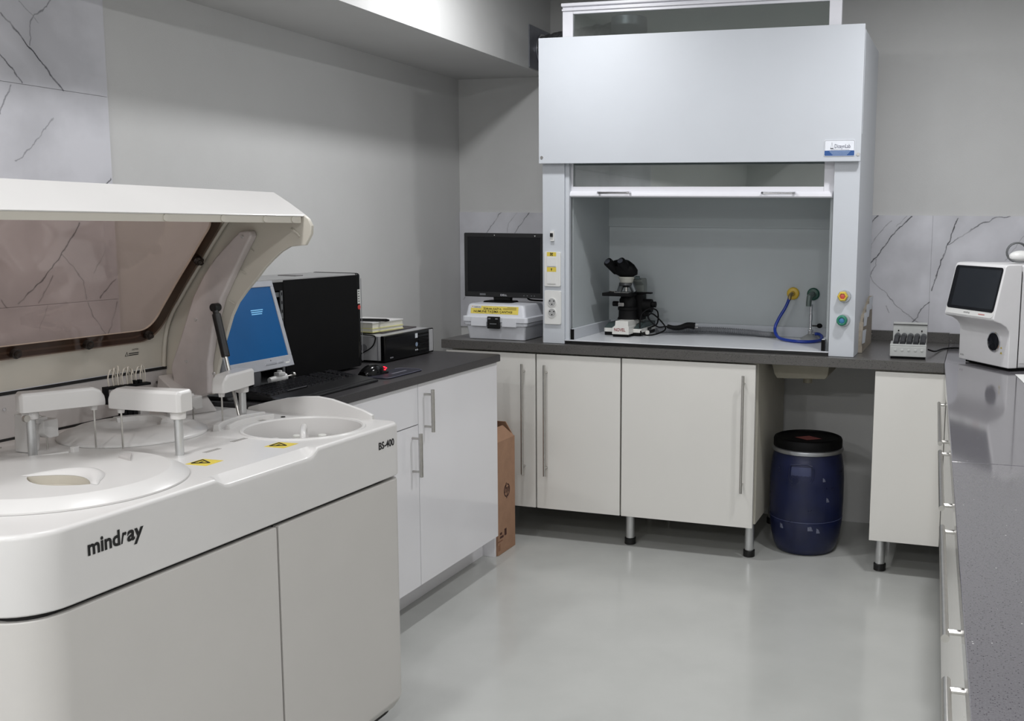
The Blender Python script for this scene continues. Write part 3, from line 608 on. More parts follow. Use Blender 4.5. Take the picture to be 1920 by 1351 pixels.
W(K).loft([rz(-2.228, -1.926, 4.262, 4.498, .016, 1.004), rz(-2.222, -1.934, 4.270, 4.490, .018, 1.050), rz(-2.218, -1.938, 4.274, 4.486, .018, 1.058), rz(-2.210, -1.946, 4.282, 4.478, .016, 1.0615)]).build('lid', CASEW, K)
lt = W(K).box(-2.104, -2.043, 4.236, 4.250, .953, 1.008).build('latch', BLACK, K, bevel=.003)
for x in (-2.098, -2.062):
    W(K).box(x, x+.012, 4.2345, 4.237, .996, 1.002).build('latch_slot', pm('latch_grey', (120, 122, 126), .4), lt)
W(K).box(-2.090, -2.057, 4.2345, 4.237, .974, .977).build('latch_slot', MATS['latch_grey'], lt)
for x0, x1 in ((-2.19, -2.112), (-2.035, -1.965)):
    W(K).box(x0, x1, 4.245, 4.255, .962, 1.003).build('rim_boss', CASEW, K, bevel=.002)
# the lid's front face leans back: label follows it
def lidf(x, z): return (x, 4.262 + (z-1.004)*(.008/.046) - .0008, z)
m = W(K); m.add([lidf(-2.200, 1.018), lidf(-1.962, 1.018), lidf(-1.962, 1.053), lidf(-2.200, 1.053)], [(0, 1, 2, 3)])
lb = m.build('label', pm('case_label', (226, 206, 96), .4), K)
ko = -Vector(K.location); fu = Vector((0, .008, .046)).normalized()
def case_text(s, x, z, w_, h_, mat, b=0.0): return text('lettering', s, mat, lb, lidf(x, z), (1, 0, 0), fu, width=w_, height=h_, bold=b, off=ko, lift=.0009)
case_text('İDRAR-GAİTA', -2.136, 1.0365, .090, .0115, INK, .01)
case_text('NUMUNE TAŞIMA ÇANTASI', -2.184, 1.0205, .192, .0135, INK, .01)
m = W(K); m.add([Vector(lidf(x, z)) + Vector((0, -.0006, 0)) for x, z in ((-2.199, 1.0425), (-2.148, 1.0425), (-2.148, 1.0525), (-2.199, 1.0525))], [(0, 1, 2, 3)]); m.build('logo_patch', PLASTIC_W, lb)
case_text('TAMKAN', -2.186, 1.0447, .036, .005, pm('logo_navy', (40, 40, 76), .4), .01).location.y -= .0006
m = W(K); m.ball(lidf(-2.192, 1.048), (.004, .0008, .003), 10, 6); m.build('logo_drop', pm('logo_red', (160, 30, 36), .4), lb)
for i in range(3):
    m = W(K); m.add([Vector(lidf(x, z)) + Vector((0, -.0005, 0)) for x, z in ((-2.038+.02*(i == 0), 1.0475-.0045*i), (-1.972, 1.0475-.0045*i), (-1.972, 1.0493-.0045*i), (-2.038+.02*(i == 0), 1.0493-.0045*i))], [(0, 1, 2, 3)]); m.build('print_line', pm('print_brown', (120, 104, 46), .5), lb)

Mn = thing('monitor', 'black switched-off monitor standing on the white carrying case', 'monitor', (-2.10, 4.42, 1.0615))
W(Mn).box(-2.306, -1.896, 4.412, 4.447, 1.083, 1.383).build('housing', BLACK, Mn, bevel=.004)
W(Mn).box(-2.26, -1.94, 4.447, 4.475, 1.11, 1.35).build('rear_shell', BLACK, Mn, bevel=.01)
bz = W(Mn)
for a in ((-2.304, -1.898, 1.085, 1.108), (-2.304, -1.898, 1.364, 1.381), (-2.304, -2.287, 1.108, 1.364), (-1.915, -1.898, 1.108, 1.364)): bz.box(a[0], a[1], 4.408, 4.413, a[2], a[3])
bezel = bz.build('bezel', pm('bezel_black', (20, 20, 22), .45), Mn, bevel=.001, seg=1)
W(Mn).box(-2.288, -1.914, 4.4105, 4.4118, 1.107, 1.365).build('screen', SCREEN_OFF, Mn)
text('lettering', 'DELL', pm('silver_print', (205, 205, 210), .4), bezel, (-2.118, 4.4078, 1.0905), (1, 0, 0), (0, 0, 1), width=.034, height=.009, bold=.015, off=-Vector(Mn.location))
for x in (-2.000, -1.983, -1.962, -1.947): W(Mn).box(x, x+.004, 4.4072, 4.4082, 1.093, 1.097).build('button', pm('button_grey', (110, 112, 116), .4), bezel)
W(Mn).box(-2.148, -2.145, 4.4068, 4.4085, 1.371, 1.375).build('sticker', PLASTIC_W, bezel)
W(Mn).prism([(-1.945, 1.374), (-1.938, 1.374), (-1.9415, 1.368)], 'y', 4.4068, 4.4085).build('sticker', PLASTIC_W, bezel)
W(Mn).box(-2.225, -2.195, 4.4074, 4.4083, 1.092, 1.100).build('sticker', MATS['button_grey'], bezel)
W(Mn).prism([(-2.165, 1.066), (-2.08, 1.066), (-2.075, 1.12), (-2.17, 1.12)], 'y', 4.43, 4.46).build('neck', BLACK, Mn, bevel=.003)
W(Mn).loft([rz(-2.195, -2.045, 4.365, 4.470, .02, 1.0617), rz(-2.19, -2.05, 4.37, 4.465, .02, 1.068)]).build('foot', MATTE_BLACK, Mn, bevel=.001)
W(Mn).tube([(-2.01, 4.46, 1.10), (-2.006, 4.478, 1.075), (-1.975, 4.51, 1.067), (-1.90, 4.54, 1.0665)], .004, n=8, res=5).build('cable', MATTE_BLACK, Mn)

# ------------------------------------------------------------------ microscope
MS = thing('microscope', 'white and black binocular microscope inside the fume hood', 'microscope', (-1.53, 4.56, .9182))
mw = lambda: W(MS); z0 = .9182
MSW = pm('scope_white', (212, 211, 206), .35); MSG = pm('scope_green_grey', (62, 74, 74), .45)
mw().prism(rrect(-1.634, -1.455, 4.500, 4.735, .012), 'z', z0, z0+.016).build('rubber_foot', MATTE_BLACK, MS, bevel=.002)
mw().box(-1.570, -1.494, 4.440, 4.52, z0, z0+.014).build('rubber_foot', MATTE_BLACK, MS, bevel=.003)
base = mw().prism(rrect(-1.636, -1.453, 4.498, 4.738, .012), 'z', z0+.016, z0+.034).build('base', MSW, MS, bevel=.002)
mw().prism([(-1.572, z0+.012), (-1.491, z0+.012), (-1.491, z0+.046), (-1.494, z0+.050), (-1.494, z0+.074), (-1.556, z0+.074), (-1.558, z0+.052), (-1.572, z0+.042)], 'y', 4.436, 4.66).build('base_block', MSW, base, bevel=.003)
mw().prism([(4.50, z0+.034), (4.735, z0+.034), (4.735, z0+.055), (4.56, z0+.055)], 'x', -1.491, -1.456).build('side_slope', MSG, base, bevel=.002)
mw().prism([(4.50, z0+.034), (4.735, z0+.034), (4.735, z0+.055), (4.56, z0+.055)], 'x', -1.634, -1.572).build('side_slope', MSG, base, bevel=.002)
text('lettering', 'NOVEL', pm('scope_red', (132, 36, 44), .45), base, (-1.561, 4.4355, z0+.026), (1, 0, 0), (0, 0, 1), width=.054, height=.015, bold=.012, off=-Vector(MS.location))
mw().box(-1.456, -1.4525, 4.60, 4.66, z0+.018, z0+.033).build('switch', BLACK, base)
mw().lathe([(.010, 0), (.010, -.010), (.005, -.010)], (-1.444, 4.575, z0+.012), n=16, axis='y').build('lamp_dial', MSW, base)
mw().loft([[(-1.533+r*math.cos(a), 4.545+r*.8*math.sin(a), z) for a in [2*math.pi*i/20 for i in range(20)]] for r, z in ((.050, z0+.074), (.044, z0+.085), (.043, z0+.115), (.047, z0+.118), (.047, z0+.13), (.04, z0+.133), (.04, z0+.165), (.034, z0+.175), (.034, z0+.183))]).build('condenser', MATTE_BLACK, MS)
mw().box(-1.566, -1.538, 4.501, 4.510, z0+.136, z0+.152).build('condenser_lever', STEEL, MS, bevel=.002)
mw().cyl((-1.60, 4.53, z0+.145), (-1.575, 4.53, z0+.145), .012, n=16).build('condenser_knob', MATTE_BLACK, MS)
st = mw().box(-1.636, -1.498, 4.475, 4.615, z0+.183, z0+.198).build('stage', MATTE_BLACK, MS, bevel=.002)
mw().box(-1.50, -1.43, 4.575, 4.605, z0+.192, z0+.199).build('stage_rail', MATTE_BLACK, st, bevel=.001)
mw().tube([(-1.615, 4.52, z0+.201), (-1.605, 4.50, z0+.204), (-1.585, 4.505, z0+.203), (-1.60, 4.53, z0+.201), (-1.615, 4.52, z0+.201)], .003, n=6, res=4).build('slide_clip', STEEL, st)
mw().box(-1.585, -1.515, 4.50, 4.54, z0+.198, z0+.200).build('slide_holder', STEEL, st)
mw().prism([(4.60, z0+.06), (4.665, z0+.06), (4.665, z0+.235), (4.655, z0+.262), (4.58, z0+.262), (4.575, z0+.248), (4.61, z0+.232), (4.61, z0+.2)], 'x', -1.535, -1.476).build('arm', pm('scope_arm', (120, 125, 121), .4), MS, bevel=.006)
mw().box(-1.555, -1.47, 4.575, 4.63, z0+.07, z0+.19).build('stage_carrier', MATTE_BLACK, MS, bevel=.003)
mw().cyl((-1.475, 4.60, z0+.135), (-1.432, 4.60, z0+.135), .032, n=26).build('coarse_knob', MATTE_BLACK, MS, bevel=.002)
mw().cyl((-1.432, 4.60, z0+.142), (-1.412, 4.60, z0+.142), .014, n=20).build('fine_knob', MATTE_BLACK, MS, bevel=.002)
mw().box(-1.476, -1.448, 4.585, 4.615, z0+.085, z0+.14).build('knob_drop', MATTE_BLACK, MS, bevel=.004)
mw().loft([[(-1.533+r*math.cos(a), 4.525+r*math.sin(a), z) for a in [2*math.pi*i/24 for i in range(24)]] for r, z in ((.028, z0+.240), (.034, z0+.262), (.038, z0+.267), (.038, z0+.272))]).build('head_mount', pm('scope_mount', (170, 169, 160), .4), MS)
mw().cyl((-1.492, 4.53, z0+.268), (-1.472, 4.53, z0+.268), .008, n=14).build('head_screw', MSG, MS)
npz = mw().lathe([(.033, z0+.231), (.036, z0+.236), (.035, z0+.244), (.028, z0+.246)], (-1.533, 4.525, 0), n=28).build('nosepiece', pm('nosepiece_dark', (70, 71, 72), .35, .6), MS)
for dx, dy, r_ in ((-.034, -.004, .0135), (.042, -.004, .0145)):
    mw().cyl((-1.533+dx*.55, 4.525+dy, z0+.240), (-1.533+dx*1.0, 4.525+dy*1.5, z0+.203), r_, r_*.85, n=16).build('objective', pm('objective_grey', (84, 88, 90), .35, .6), npz)
mw().cyl((-1.533, 4.52, z0+.236), (-1.533, 4.52, z0+.224), .014, n=18).build('objective', MATTE_BLACK, npz)
mw().cyl((-1.533, 4.52, z0+.224), (-1.533, 4.52, z0+.205), .0085, n=16).build('objective', STEEL, npz)
# binocular head leaning towards the viewer and a little to the left
hd = mw().loft([[(cx+rx*math.cos(a), cy+ry*math.sin(a), z+tl*math.sin(a)) for a in [2*math.pi*i/24 for i in range(24)]] for cx, cy, rx, ry, z, tl in ((-1.535, 4.53, .030, .028, z0+.272, 0), (-1.533, 4.525, .052, .034, z0+.283, .004), (-1.536, 4.515, .059, .037, z0+.302, .010), (-1.544, 4.505, .056, .033, z0+.322, .014), (-1.553, 4.495, .048, .026, z0+.336, .016))]).build('binocular_head', MATTE_BLACK, MS, angle=60)
for ex, ez in ((-1.602, z0+.336), (-1.540, z0+.340)):
    bx = -1.575 if ex < -1.56 else -1.520
    e = mw().cyl((bx, 4.51, z0+.300), (ex, 4.455, ez+.006), .0225, .021, n=22).build('eyepiece', MATTE_BLACK, hd, bevel=.002)
    mw().cyl((ex, 4.4555, ez+.0058), (ex-.0006, 4.453, ez+.008), .013, n=16).build('eye_lens', pm('eye_lens', (70, 72, 80), .08), e)
cord = mw().tube([(-1.452, 4.66, z0+.03), (-1.42, 4.65, z0+.05), (-1.405, 4.60, z0+.11), (-1.43, 4.56, z0+.125), (-1.462, 4.54, z0+.10), (-1.465, 4.52, z0+.05), (-1.45, 4.50, z0+.015), (-1.42, 4.51, z0+.006), (-1.385, 4.56, z0+.012), (-1.37, 4.62, z0+.03), (-1.40, 4.62, z0+.07), (-1.43, 4.59, z0+.10), (-1.44, 4.57, z0+.08), (-1.40, 4.585, z0+.04), (-1.36, 4.61, z0+.04), (-1.31, 4.64, z0+.034)], .0035, n=8, res=6).build('power_cord', MATTE_BLACK, MS)
mw().tube([(-1.36, 4.61, z0+.042), (-1.33, 4.62, z0+.034), (-1.30, 4.63, z0+.036), (-1.27, 4.64, z0+.046), (-1.235, 4.645, z0+.044)], lambda s: .009+.007*s, n=10, res=4).build('plug', MATTE_BLACK, cord)
for dz in (-.006, .006): mw().cyl((-1.235, 4.642, z0+.044+dz), (-1.218, 4.642, z0+.044+dz), .002, n=8).build('plug_pin', STEEL, cord)

# corrugated hose along the back of the hood
hp = spline([Vector(p) for p in ((-1.43, 4.66, z0+.013), (-1.36, 4.70, z0+.014), (-1.25, 4.725, z0+.020), (-1.13, 4.728, z0+.021), (-1.0, 4.715, z0+.018), (-.92, 4.695, z0+.014), (-.852, 4.675, z0+.0145))], 110)
hs = tag(MB().tube(hp, lambda s: .0120 + .0021*math.sin(s*2*math.pi*78), n=14).build('corrugated_hose', pm('hose_grey', (122, 124, 128), .5), angle=70), 'grey corrugated hose lying at the back of the hood floor', 'hose')

BU = thing('bunsen_burner', 'chrome bunsen burner with round foot standing below the green outlet', 'burner', (-.700, 4.690, z0))
MB().lathe([(.044, 0), (.045, .003), (.040, .008), (.016, .022), (.011, .026), (.011, .044), (.001, .045)], n=32).build('foot', pm('burner_foot', (170, 172, 172), .4, .5), BU)
MB().lathe([(.014, .040), (.014, .043), (.0075, .046), (.0065, .05), (.0065, .085), (.008, .086), (.008, .115), (.0065, .116), (.0065, .148), (.0085, .15), (.0085, .160)], n=20).build('barrel', CHROME, BU)
MB().cyl((.008, 0, .062), (.032, -.004, .063), .0035, n=10).build('valve_stem', BLACK, BU)
MB().ball((.042, -.006, .064), (.013, .009, .011)).build('valve_knob', MATTE_BLACK, BU)
MB().cyl((.004, -.004, .028), (.022, .002, .028), .005, n=10).build('gas_inlet', CHROME, BU)
gh = MB().tube([(-.801, 4.685, 1.100), (-.815, 4.67, 1.06), (-.842, 4.66, 1.01), (-.855, 4.64, .965), (-.835, 4.60, .934), (-.79, 4.545, .9264), (-.72, 4.505, .9258), (-.668, 4.525, .9258), (-.640, 4.59, .927), (-.642, 4.655, .936), (-.660, 4.686, .944), (-.678, 4.692, .9437)], .0072, n=12, res=8).build('gas_hose', pm('hose_blue', (24, 52, 140), .32), angle=60)
tag(gh, 'blue rubber gas hose curling from the yellow outlet to the burner', 'hose')

# ------------------------------------------------------------------ tube mixer on the corner worktop
TM = thing('tube_mixer', 'small grey tube mixer with five dark tube holders by the marble splashback', 'mixer', (-.310, 4.256, .90), R(3))
TG = pm('mixer_grey', (178, 180, 178), .45)
MB().box(.004, .140, .006, .15, .0, .010).build('foot', MATTE_BLACK, TM)
MB().prism([(.0, .010), (.15, .010), (.15, .058), (.012, .058), (.0, .052)], 'x', .0, .144).build('housing', TG, TM, bevel=.003)
MB().box(.0, .144, .0, .010, .052, .0605).build('front_lip', TG, TM, bevel=.002)
bp_ = MB().prism([(.128, .055), (.150, .055), (.152, .138), (.132, .138)], 'x', .008, .146).build('back_plate', TG, TM, bevel=.002)
MB().box(.008, .146, .127, .134, .1285, .1305).build('plate_groove', MATTE_BLACK, bp_)
for x in (.030, .124): MB().cyl((x, .132, .104), (x, .126, .104), .0032, n=10).build('screw', MATTE_BLACK, bp_)
for i in range(5):
    x = .022 + i*.0262
    v = MB().cyl((x, .016, .062), (x+.004, .085, .082), .0108, n=18).build('tube_holder', pm('holder_dark', (44, 45, 48), .5), TM, bevel=.002)
    MB().cyl((x+.004, .085, .080), (x+.006, .118, .084), .0122, n=18).build('holder_cap', pm('holder_cap', (70, 72, 74), .45), v, bevel=.002)
    MB().lathe([(.0062, 0), (.0062, -.0018), (.0035, -.003)], (x, .001, .036), n=16, axis='y').build('front_boss', TG, TM)
pc = MB().tube([(-.165, 4.42, .925), (-.14, 4.50, .910), (-.11, 4.66, .9045), (-.05, 4.72, .9045), (.03, 4.68, .9045), (.10, 4.6, .9045)], .0035, n=8, res=6).build('power_cable', MATTE_BLACK)
tag(pc, 'black power cable between the tube mixer and the blood analyzer', 'cable')

# ------------------------------------------------------------------ blood analyzer (turned towards the viewer)
IA = thing('blood_analyzer', 'white benchtop blood analyzer with tilted dark screen on the right worktop', 'analyzer', (-.041, 4.279, .90), math.atan2(-.823, .568))
IAW = pm('instrument_white', (222, 221, 222), .33, var=.012); Wd = .318; Dp = .36
MB().box(.02, Wd-.012, .02, Dp-.03, .002, .014).build('base_plate', MATTE_BLACK, IA)
for x in (.05, Wd-.05):
    for y in (.05, Dp-.07): MB().cyl((x, y, 0), (x, y, .006), .012, n=14).build('foot', BLACK, IA)
prof = [(.0, .012), (-.001, .135), (-.004, .150), (-.016, .166), (-.040, .180), (-.060, .186), (-.072, .190), (-.075, .197), (-.066, .235), (-.034, .386), (-.028, .394), (-.015, .397), (.02, .398), (.04, .398), (.04, .012)]
MB().prism(prof, 'x', 0, Wd).build('front_shell', IAW, IA, bevel=.010, seg=3)
MB().box(.003, Wd-.0015, .0405, Dp, .012, .396).build('rear_shell', IAW, IA, bevel=.008, seg=3)
# screen lies in the leaning face
pa, pb = Vector((0, -.0755, .196)), Vector((0, -.031, .391)); up = (pb-pa).normalized(); nrm = Vector((1, 0, 0)).cross(up); Ls = (pb-pa).length
def on_face(x, s, lift=0.0): return pa + up*s + Vector((x, 0, 0)) + nrm*lift
m = MB(); rr = rrect(.006, Wd-.006, .003, Ls-.004, .016)
m.loft([[on_face(x, s, -.004) for x, s in rr], [on_face(x, s, .0015) for x, s in rr]]); fr_ = m.build('screen_frame', PLASTIC_W, IA, bevel=.001)
m = MB(); rr = rrect(.008, Wd-.008, .024, Ls-.006, .013); m.loft([[on_face(x, s, .0012) for x, s in rr], [on_face(x, s, .0024) for x, s in rr]]); sc_ = m.build('screen_glass', SCREEN_OFF, IA)
m = MB(); rr = rrect(.036, Wd-.018, .036, Ls-.016, .002); m.loft([[on_face(x, s, .0020) for x, s in rr], [on_face(x, s, .0027) for x, s in rr]]); m.build('display', pm('display_dark', (26, 30, 36), .18, var=.12, scale=10), sc_)
text('lettering', 'mindray', pm('print_dark', (50, 50, 54), .5), fr_, on_face(.128, .009), (1, 0, 0), up, width=.040, height=.009, lift=.0018, bold=.01)
m = MB(); m.add([on_face(.222, .011, .0018), on_face(.262, .011, .0018), on_face(.262, .015, .0018), on_face(.222, .015, .0018)], [(0, 1, 2, 3)]); m.build('print_line', pm('print_red', (186, 120, 116), .5), fr_)
wl = MB(); wl.lathe([(.0385, 0), (.0385, -.0035), (.034, -.0045), (.0325, .010)], (.228, -.001, .1035), n=36, axis='y'); wl.build('port_ring', CHROME, IA)
MB().lathe([(.033, -.0018), (.001, -.0018)], (.228, -.001, .1035), n=36, axis='y').build('port', pm('port_dark', (20, 22, 34), .2), IA)
for z, s in ((.088, .010), (.068, .012)):
    tr = MB().prism([(.268, z-.006), (.268+s, z-.006), (.268+s/2, z+s*.7-.006)], 'y', -.0022, -.0012).build('warning_triangle', YELLOW, IA)
    MB().box(.268+s*.42, .268+s*.58, -.0026, -.0022, z-.004, z+s*.35-.004).build('triangle_mark', INK, tr)
text('lettering', 'BC-30s', MATS['print_dark'], IA, (.014, -.0012, .028), (1, 0, 0), (0, 0, 1), width=.022, height=.006, lift=.0005)
MB().box(Wd-.0016, Wd+.0006, .0395, .0412, .014, .372).build('side_seam', MATTE_BLACK, IA)
sd = MB(); sd.box(Wd-.0016, Wd+.0012, .048, Dp-.01, .030, .378); sd.build('side_panel', IAW, IA, bevel=.001)

BS = thing('barcode_scanner', 'white handheld scanner with its grey cable coiled, on top of the blood analyzer', 'scanner', (.165, 4.20, 1.2985), R(20))
MB().ball((.006, 0, .026), (.046, .028, .022), 20, 12).build('body', PLASTIC_W, BS)
MB().box(.03, .13, -.014, .014, .004, .030).build('handle', PLASTIC_W, BS, bevel=.008)
cp = []
for i in range(60):
    a = 2*math.pi*i/20; k = i/60
    cp.append((.0-.004*k+.042*math.cos(a)*(1-.1*k), .014+.012*k, .041+.036*math.sin(a)))
MB().tube(cp, .0032, n=8).build('cable', pm('cable_grey', (92, 94, 96), .5), BS)
MB().tube([(-.038, .01, .02), (-.02, -.02, .006), (.02, -.03, .006), (.07, -.02, .006)], .0034, n=8, res=5).build('cable', MATS['cable_grey'], BS)
pn = tag(MB().add([(.163, 3.952, .9006), (.30, 3.99, .9006), (.32, 3.75, .9006), (.187, 3.715, .9006), (.163, 3.952, .9012), (.30, 3.99, .9012), (.32, 3.75, .9012), (.187, 3.715, .9012)], [(0, 1, 2, 3), (4, 5, 6, 7), (0, 1, 5, 4), (1, 2, 6, 5), (2, 3, 7, 6), (3, 0, 4, 7)]).build('paper_sheet', pm('paper', (226, 226, 224), .7), smooth=False), 'white paper sheet on the right worktop in front of the blood analyzer', 'paper')
# ------------------------------------------------------------------ computers on the left worktop
T = thing('computer_tower', 'black computer tower with opened side standing behind the keyboard', 'computer', (-2.21, 2.96, .90))
tw = lambda: W(T)
TX0, TX1 = -2.30, -2.112
GBLK = pm('gloss_black', (6, 6, 7), .14, var=.1, spec=.35); TMET = pm('case_metal', (138, 140, 142), .4, .7)
for y in (2.72, 3.17):
    for x in (TX0+.03, TX1-.03): tw().cyl((x, y, .90), (x, y, .908), .012, n=12).build('foot', MATTE_BLACK, T)
tw().box(TX0, TX0+.004, 2.68, 3.215, .908, 1.238).build('far_panel', MATTE_BLACK, T)
tw().box(TX0, TX1-.002, 2.68, 3.215, .908, .914).build('floor_panel', TMET, T)
tw().box(TX0, TX1-.002, 2.68, 3.215, 1.232, 1.243).build('top_panel', pm('dusty_top', (150, 150, 150), .7), T, bevel=.002)
tw().box(TX0, TX1-.002, 2.68, 2.684, .914, 1.232).build('rear_panel', TMET, T)
tw().box(TX1-.005, TX1, 2.808, 3.222, .908, 1.238).build('side_panel', MATTE_BLACK, T, bevel=.002)
tw().box(TX1-.006, TX1-.002, 2.684, 2.808, 1.206, 1.232).build('frame_rail', MATTE_BLACK, T)
tw().box(TX1-.008, TX1-.003, 2.796, 2.806, .914, 1.206).build('frame_strip', TMET, T)
for i in range(9): tw().box(TX1-.0035, TX1-.0025, 2.799, 2.803, 1.19-.028*i, 1.20-.028*i).build('frame_slot', MATTE_BLACK, T)
tw().box(TX1-.013, TX1-.009, 2.69, 2.80, 1.185, 1.200).build('drive_rail', TMET, T)
tw().cyl((TX1-.06, 2.755, 1.13), (TX1-.02, 2.755, 1.13), .062, n=28).build('cooler', MATTE_BLACK, T, bevel=.006)
for k in range(5): tw().tube([(TX1-.02, 2.70, 1.06-.004*k), (TX1-.012, 2.75, 1.065-.010*k), (TX1-.02, 2.80, 1.06-.012*k)], .004, n=6, res=4).build('cable', pm('cable_pale', (150, 152, 152), .5), T)
tw().box(TX0, TX1+.001, 3.215, 3.243, .906, 1.245).build('front_bezel', GBLK, T, bevel=.010, seg=3)
tw().box(TX0+.01, TX1-.012, 3.2425, 3.246, .93, 1.225).build('front_grille', MATTE_BLACK, T)
stk = tw().box(TX1+.0008, TX1+.0016, 3.220, 3.236, 1.135, 1.186).build('white_sticker', pm('sticker_white', (196, 198, 194), .5), T)
for i in range(5): tw().box(TX1+.0015, TX1+.0019, 3.223, 3.232-.002*(i % 2), 1.142+.009*i, 1.145+.009*i).build('print_line', INK, stk)
tw().cyl((TX1+.0006, 3.229, 1.122), (TX1+.0016, 3.229, 1.122), .0085, n=18).build('red_sticker', pm('sticker_red', (186, 62, 58), .5), T)
tw().tube([(TX1+.001, 3.2435, .925), (TX1+.001, 3.2435, 1.225)], .0012, n=6).build('bezel_edge', pm('edge_silver', (150, 152, 156), .3, .6), T)
tw().box(-2.24, -2.17, 2.95, 2.99, 1.243, 1.246).build('top_smudge', pm('dust_grey', (110, 108, 108), .8), T, label='patch of dust')

Dk = thing('desktop_computer', 'grey slim desktop computer with black front lying near the back corner', 'computer', (-2.26, 3.555, .90))
dw = lambda: W(Dk)
DG = pm('desktop_grey', (172, 172, 174), .4, .2)
dw().box(-2.44, -2.118, 3.374, 3.739, .908, 1.001).build('case', DG, Dk, bevel=.002)
dw().box(-2.42, -2.12, 3.38, 3.735, .900, .908).build('foot', MATTE_BLACK, Dk)
dw().box(-2.132, -2.128, 3.3728, 3.3745, .908, .998).build('seam', pm('seam_grey', (110, 110, 114), .5), Dk)
dw().cyl((-2.19, 3.3735, .955), (-2.19, 3.3742, .955), .014, n=20).build('lock_ring', MATS['seam_grey'], Dk)
fr = dw().box(-2.1185, -2.100, 3.373, 3.742, .903, 1.002).build('front_bezel', GBLK, Dk, bevel=.004, seg=3)
dw().box(-2.1005, -2.0988, 3.385, 3.585, .948, .990).build('drive_cover', SCREEN_OFF, fr, bevel=.001, seg=1)
for i in range(6): dw().box(-2.101, -2.0965, 3.622, 3.698, .914+.0138*i, .921+.0138*i).build('vent_slat', MATTE_BLACK, fr, bevel=.001, seg=1)
dw().box(-2.101, -2.097, 3.703, 3.732, .910, .998).build('silver_strip', DG, fr, bevel=.001, seg=1)
dw().box(-2.1, -2.0992, 3.596, 3.614, .974, .992).build('badge', pm('badge_white', (206, 210, 214), .4), fr)
dw().lathe([(.0085, 0), (.0085, .001)], (-2.1, 3.606, .948), n=20, axis='x').build('badge', pm('badge_silver', (150, 166, 190), .3, .4), fr)
for y in (3.596, 3.608): dw().box(-2.1, -2.0985, y, y+.005, .924, .929).build('port', MATS['badge_white'], fr)
dw().box(-2.1, -2.0992, 3.41, 3.432, .914, .919).build('lettering_bar', MATS['seam_grey'], fr)

bk = thing('notebook', 'thick white notebook lying on the slim desktop computer', 'book', (-2.26, 3.53, 1.0068), R(-4))
MB().box(-.10, .085, -.10, .10, 0, .004).build('lower_cover', pm('book_yellow', (206, 202, 140), .6), bk)
MB().box(-.098, .083, -.098, .098, .004, .014).build('lower_pages', pm('pages', (205, 203, 192), .7, var=.08, scale=400), bk)
MB().box(-.10, .085, -.10, .10, .014, .017).build('middle_cover', MATS['book_yellow'], bk)
MB().box(-.096, .082, -.096, .098, .017, .036).build('upper_pages', MATS['pages'], bk)
MB().box(-.10, .085, -.10, .10, .036, .039).build('upper_cover', pm('book_white', (214, 213, 212), .5), bk)
tag(MB().prism([(-2.36, 3.46), (-2.160, 3.46), (-2.168, 3.725), (-2.345, 3.733)], 'z', 1.0015, 1.0062).build('folder', pm('folder_dark', (70, 64, 66), .5, var=.3, scale=40), bevel=.001, seg=1), 'thin dark folder under the white notebook on the desktop computer', 'folder')
pe = thing('pen', 'black marker pen lying on the white notebook', 'pen', (-2.20, 3.47, 1.0525))
MB().cyl((-.06, -.02, 0), (.045, .005, 0), .006, n=12).build('barrel', BLACK, pe, bevel=.001)
MB().cyl((.045, .005, 0), (.058, .008, 0), .006, .003, n=12).build('tip', MATTE_BLACK, pe)
tag(MB().tube([(-2.24, 3.375, 1.0045), (-2.18, 3.372, 1.0045), (-2.140, 3.369, 1.002), (-2.136, 3.366, .985), (-2.15, 3.364, .960), (-2.19, 3.358, .935), (-2.22, 3.33, .915), (-2.24, 3.28, .905)], .0024, n=8, res=6).build('cable', MATTE_BLACK), 'thin black cable hanging down the side of the slim desktop computer', 'cable')

# silver monitor with blue screen, leaning back
MO = thing('monitor', 'silver monitor with a blue screen behind the open analyzer lid', 'monitor', (-2.000, 2.58, .90), R(90))
# local x = world +y, local y = world -x (away from the viewer)
tl = Matrix.Translation((0, .012, .082)) @ Matrix.Rotation(R(-15.5), 4, 'X')
MSIL = pm('monitor_silver', (176, 178, 184), .38, .25)
x0, x1, hh = -.165, .134, .270
MB(M=tl).box(x0, x1, .004, .026, 0, hh).build('housing', MSIL, MO, bevel=.004)
m = MB(M=tl)
for a in ((x0, x1, 0, .034), (x0, x1, hh-.018, hh), (x0, x0+.014, .034, hh-.018), (x1-.014, x1, .034, hh-.018)): m.box(a[0], a[1], -.001, .006, a[2], a[3])
bz = m.build('bezel', MSIL, MO, bevel=.001, seg=1)
BSC = pm('screen_blue', (0, 62, 108), .25, var=.04, scale=8, emit=.5)
sc_ = MB(M=tl).box(x0+.013, x1-.013, .0025, .005, .033, hh-.017).build('screen', BSC, MO)
for i in range(3): MB(M=tl).box(.005, .060-.004*i, .0020, .0027, .182-.006*i, .185-.006*i).build('screen_text', pm('screen_text', (120, 180, 220), .3, emit=.3), sc_)
for a, b in ((.0, .055), (.058, .085)): MB(M=tl).box(a, b, -.0025, .0, .013, .020).build('button_bar', pm('bar_silver', (200, 202, 208), .25, .6), bz, bevel=.001, seg=1)
MB(M=tl).cyl((.03, -.0012, .026), (.03, .0, .026), .002, n=8).build('led', BLACK, bz)
for i, (x, w_) in enumerate(((.095, .018), (.116, .002))): MB(M=tl).box(x, x+w_, -.0013, -.0008, .010+.003*i, .014+.006*i).build('lettering_bar', PLASTIC_W, bz)
MB(M=tl).box(-.06, .05, .026, .060, .03, .20).build('rear_shell', BLACK, MO, bevel=.008)
MB().prism([(-.035, .004), (.035, .004), (.03, .16), (-.03, .16)], 'y', .085, .105).build('neck', BLACK, MO, bevel=.004)
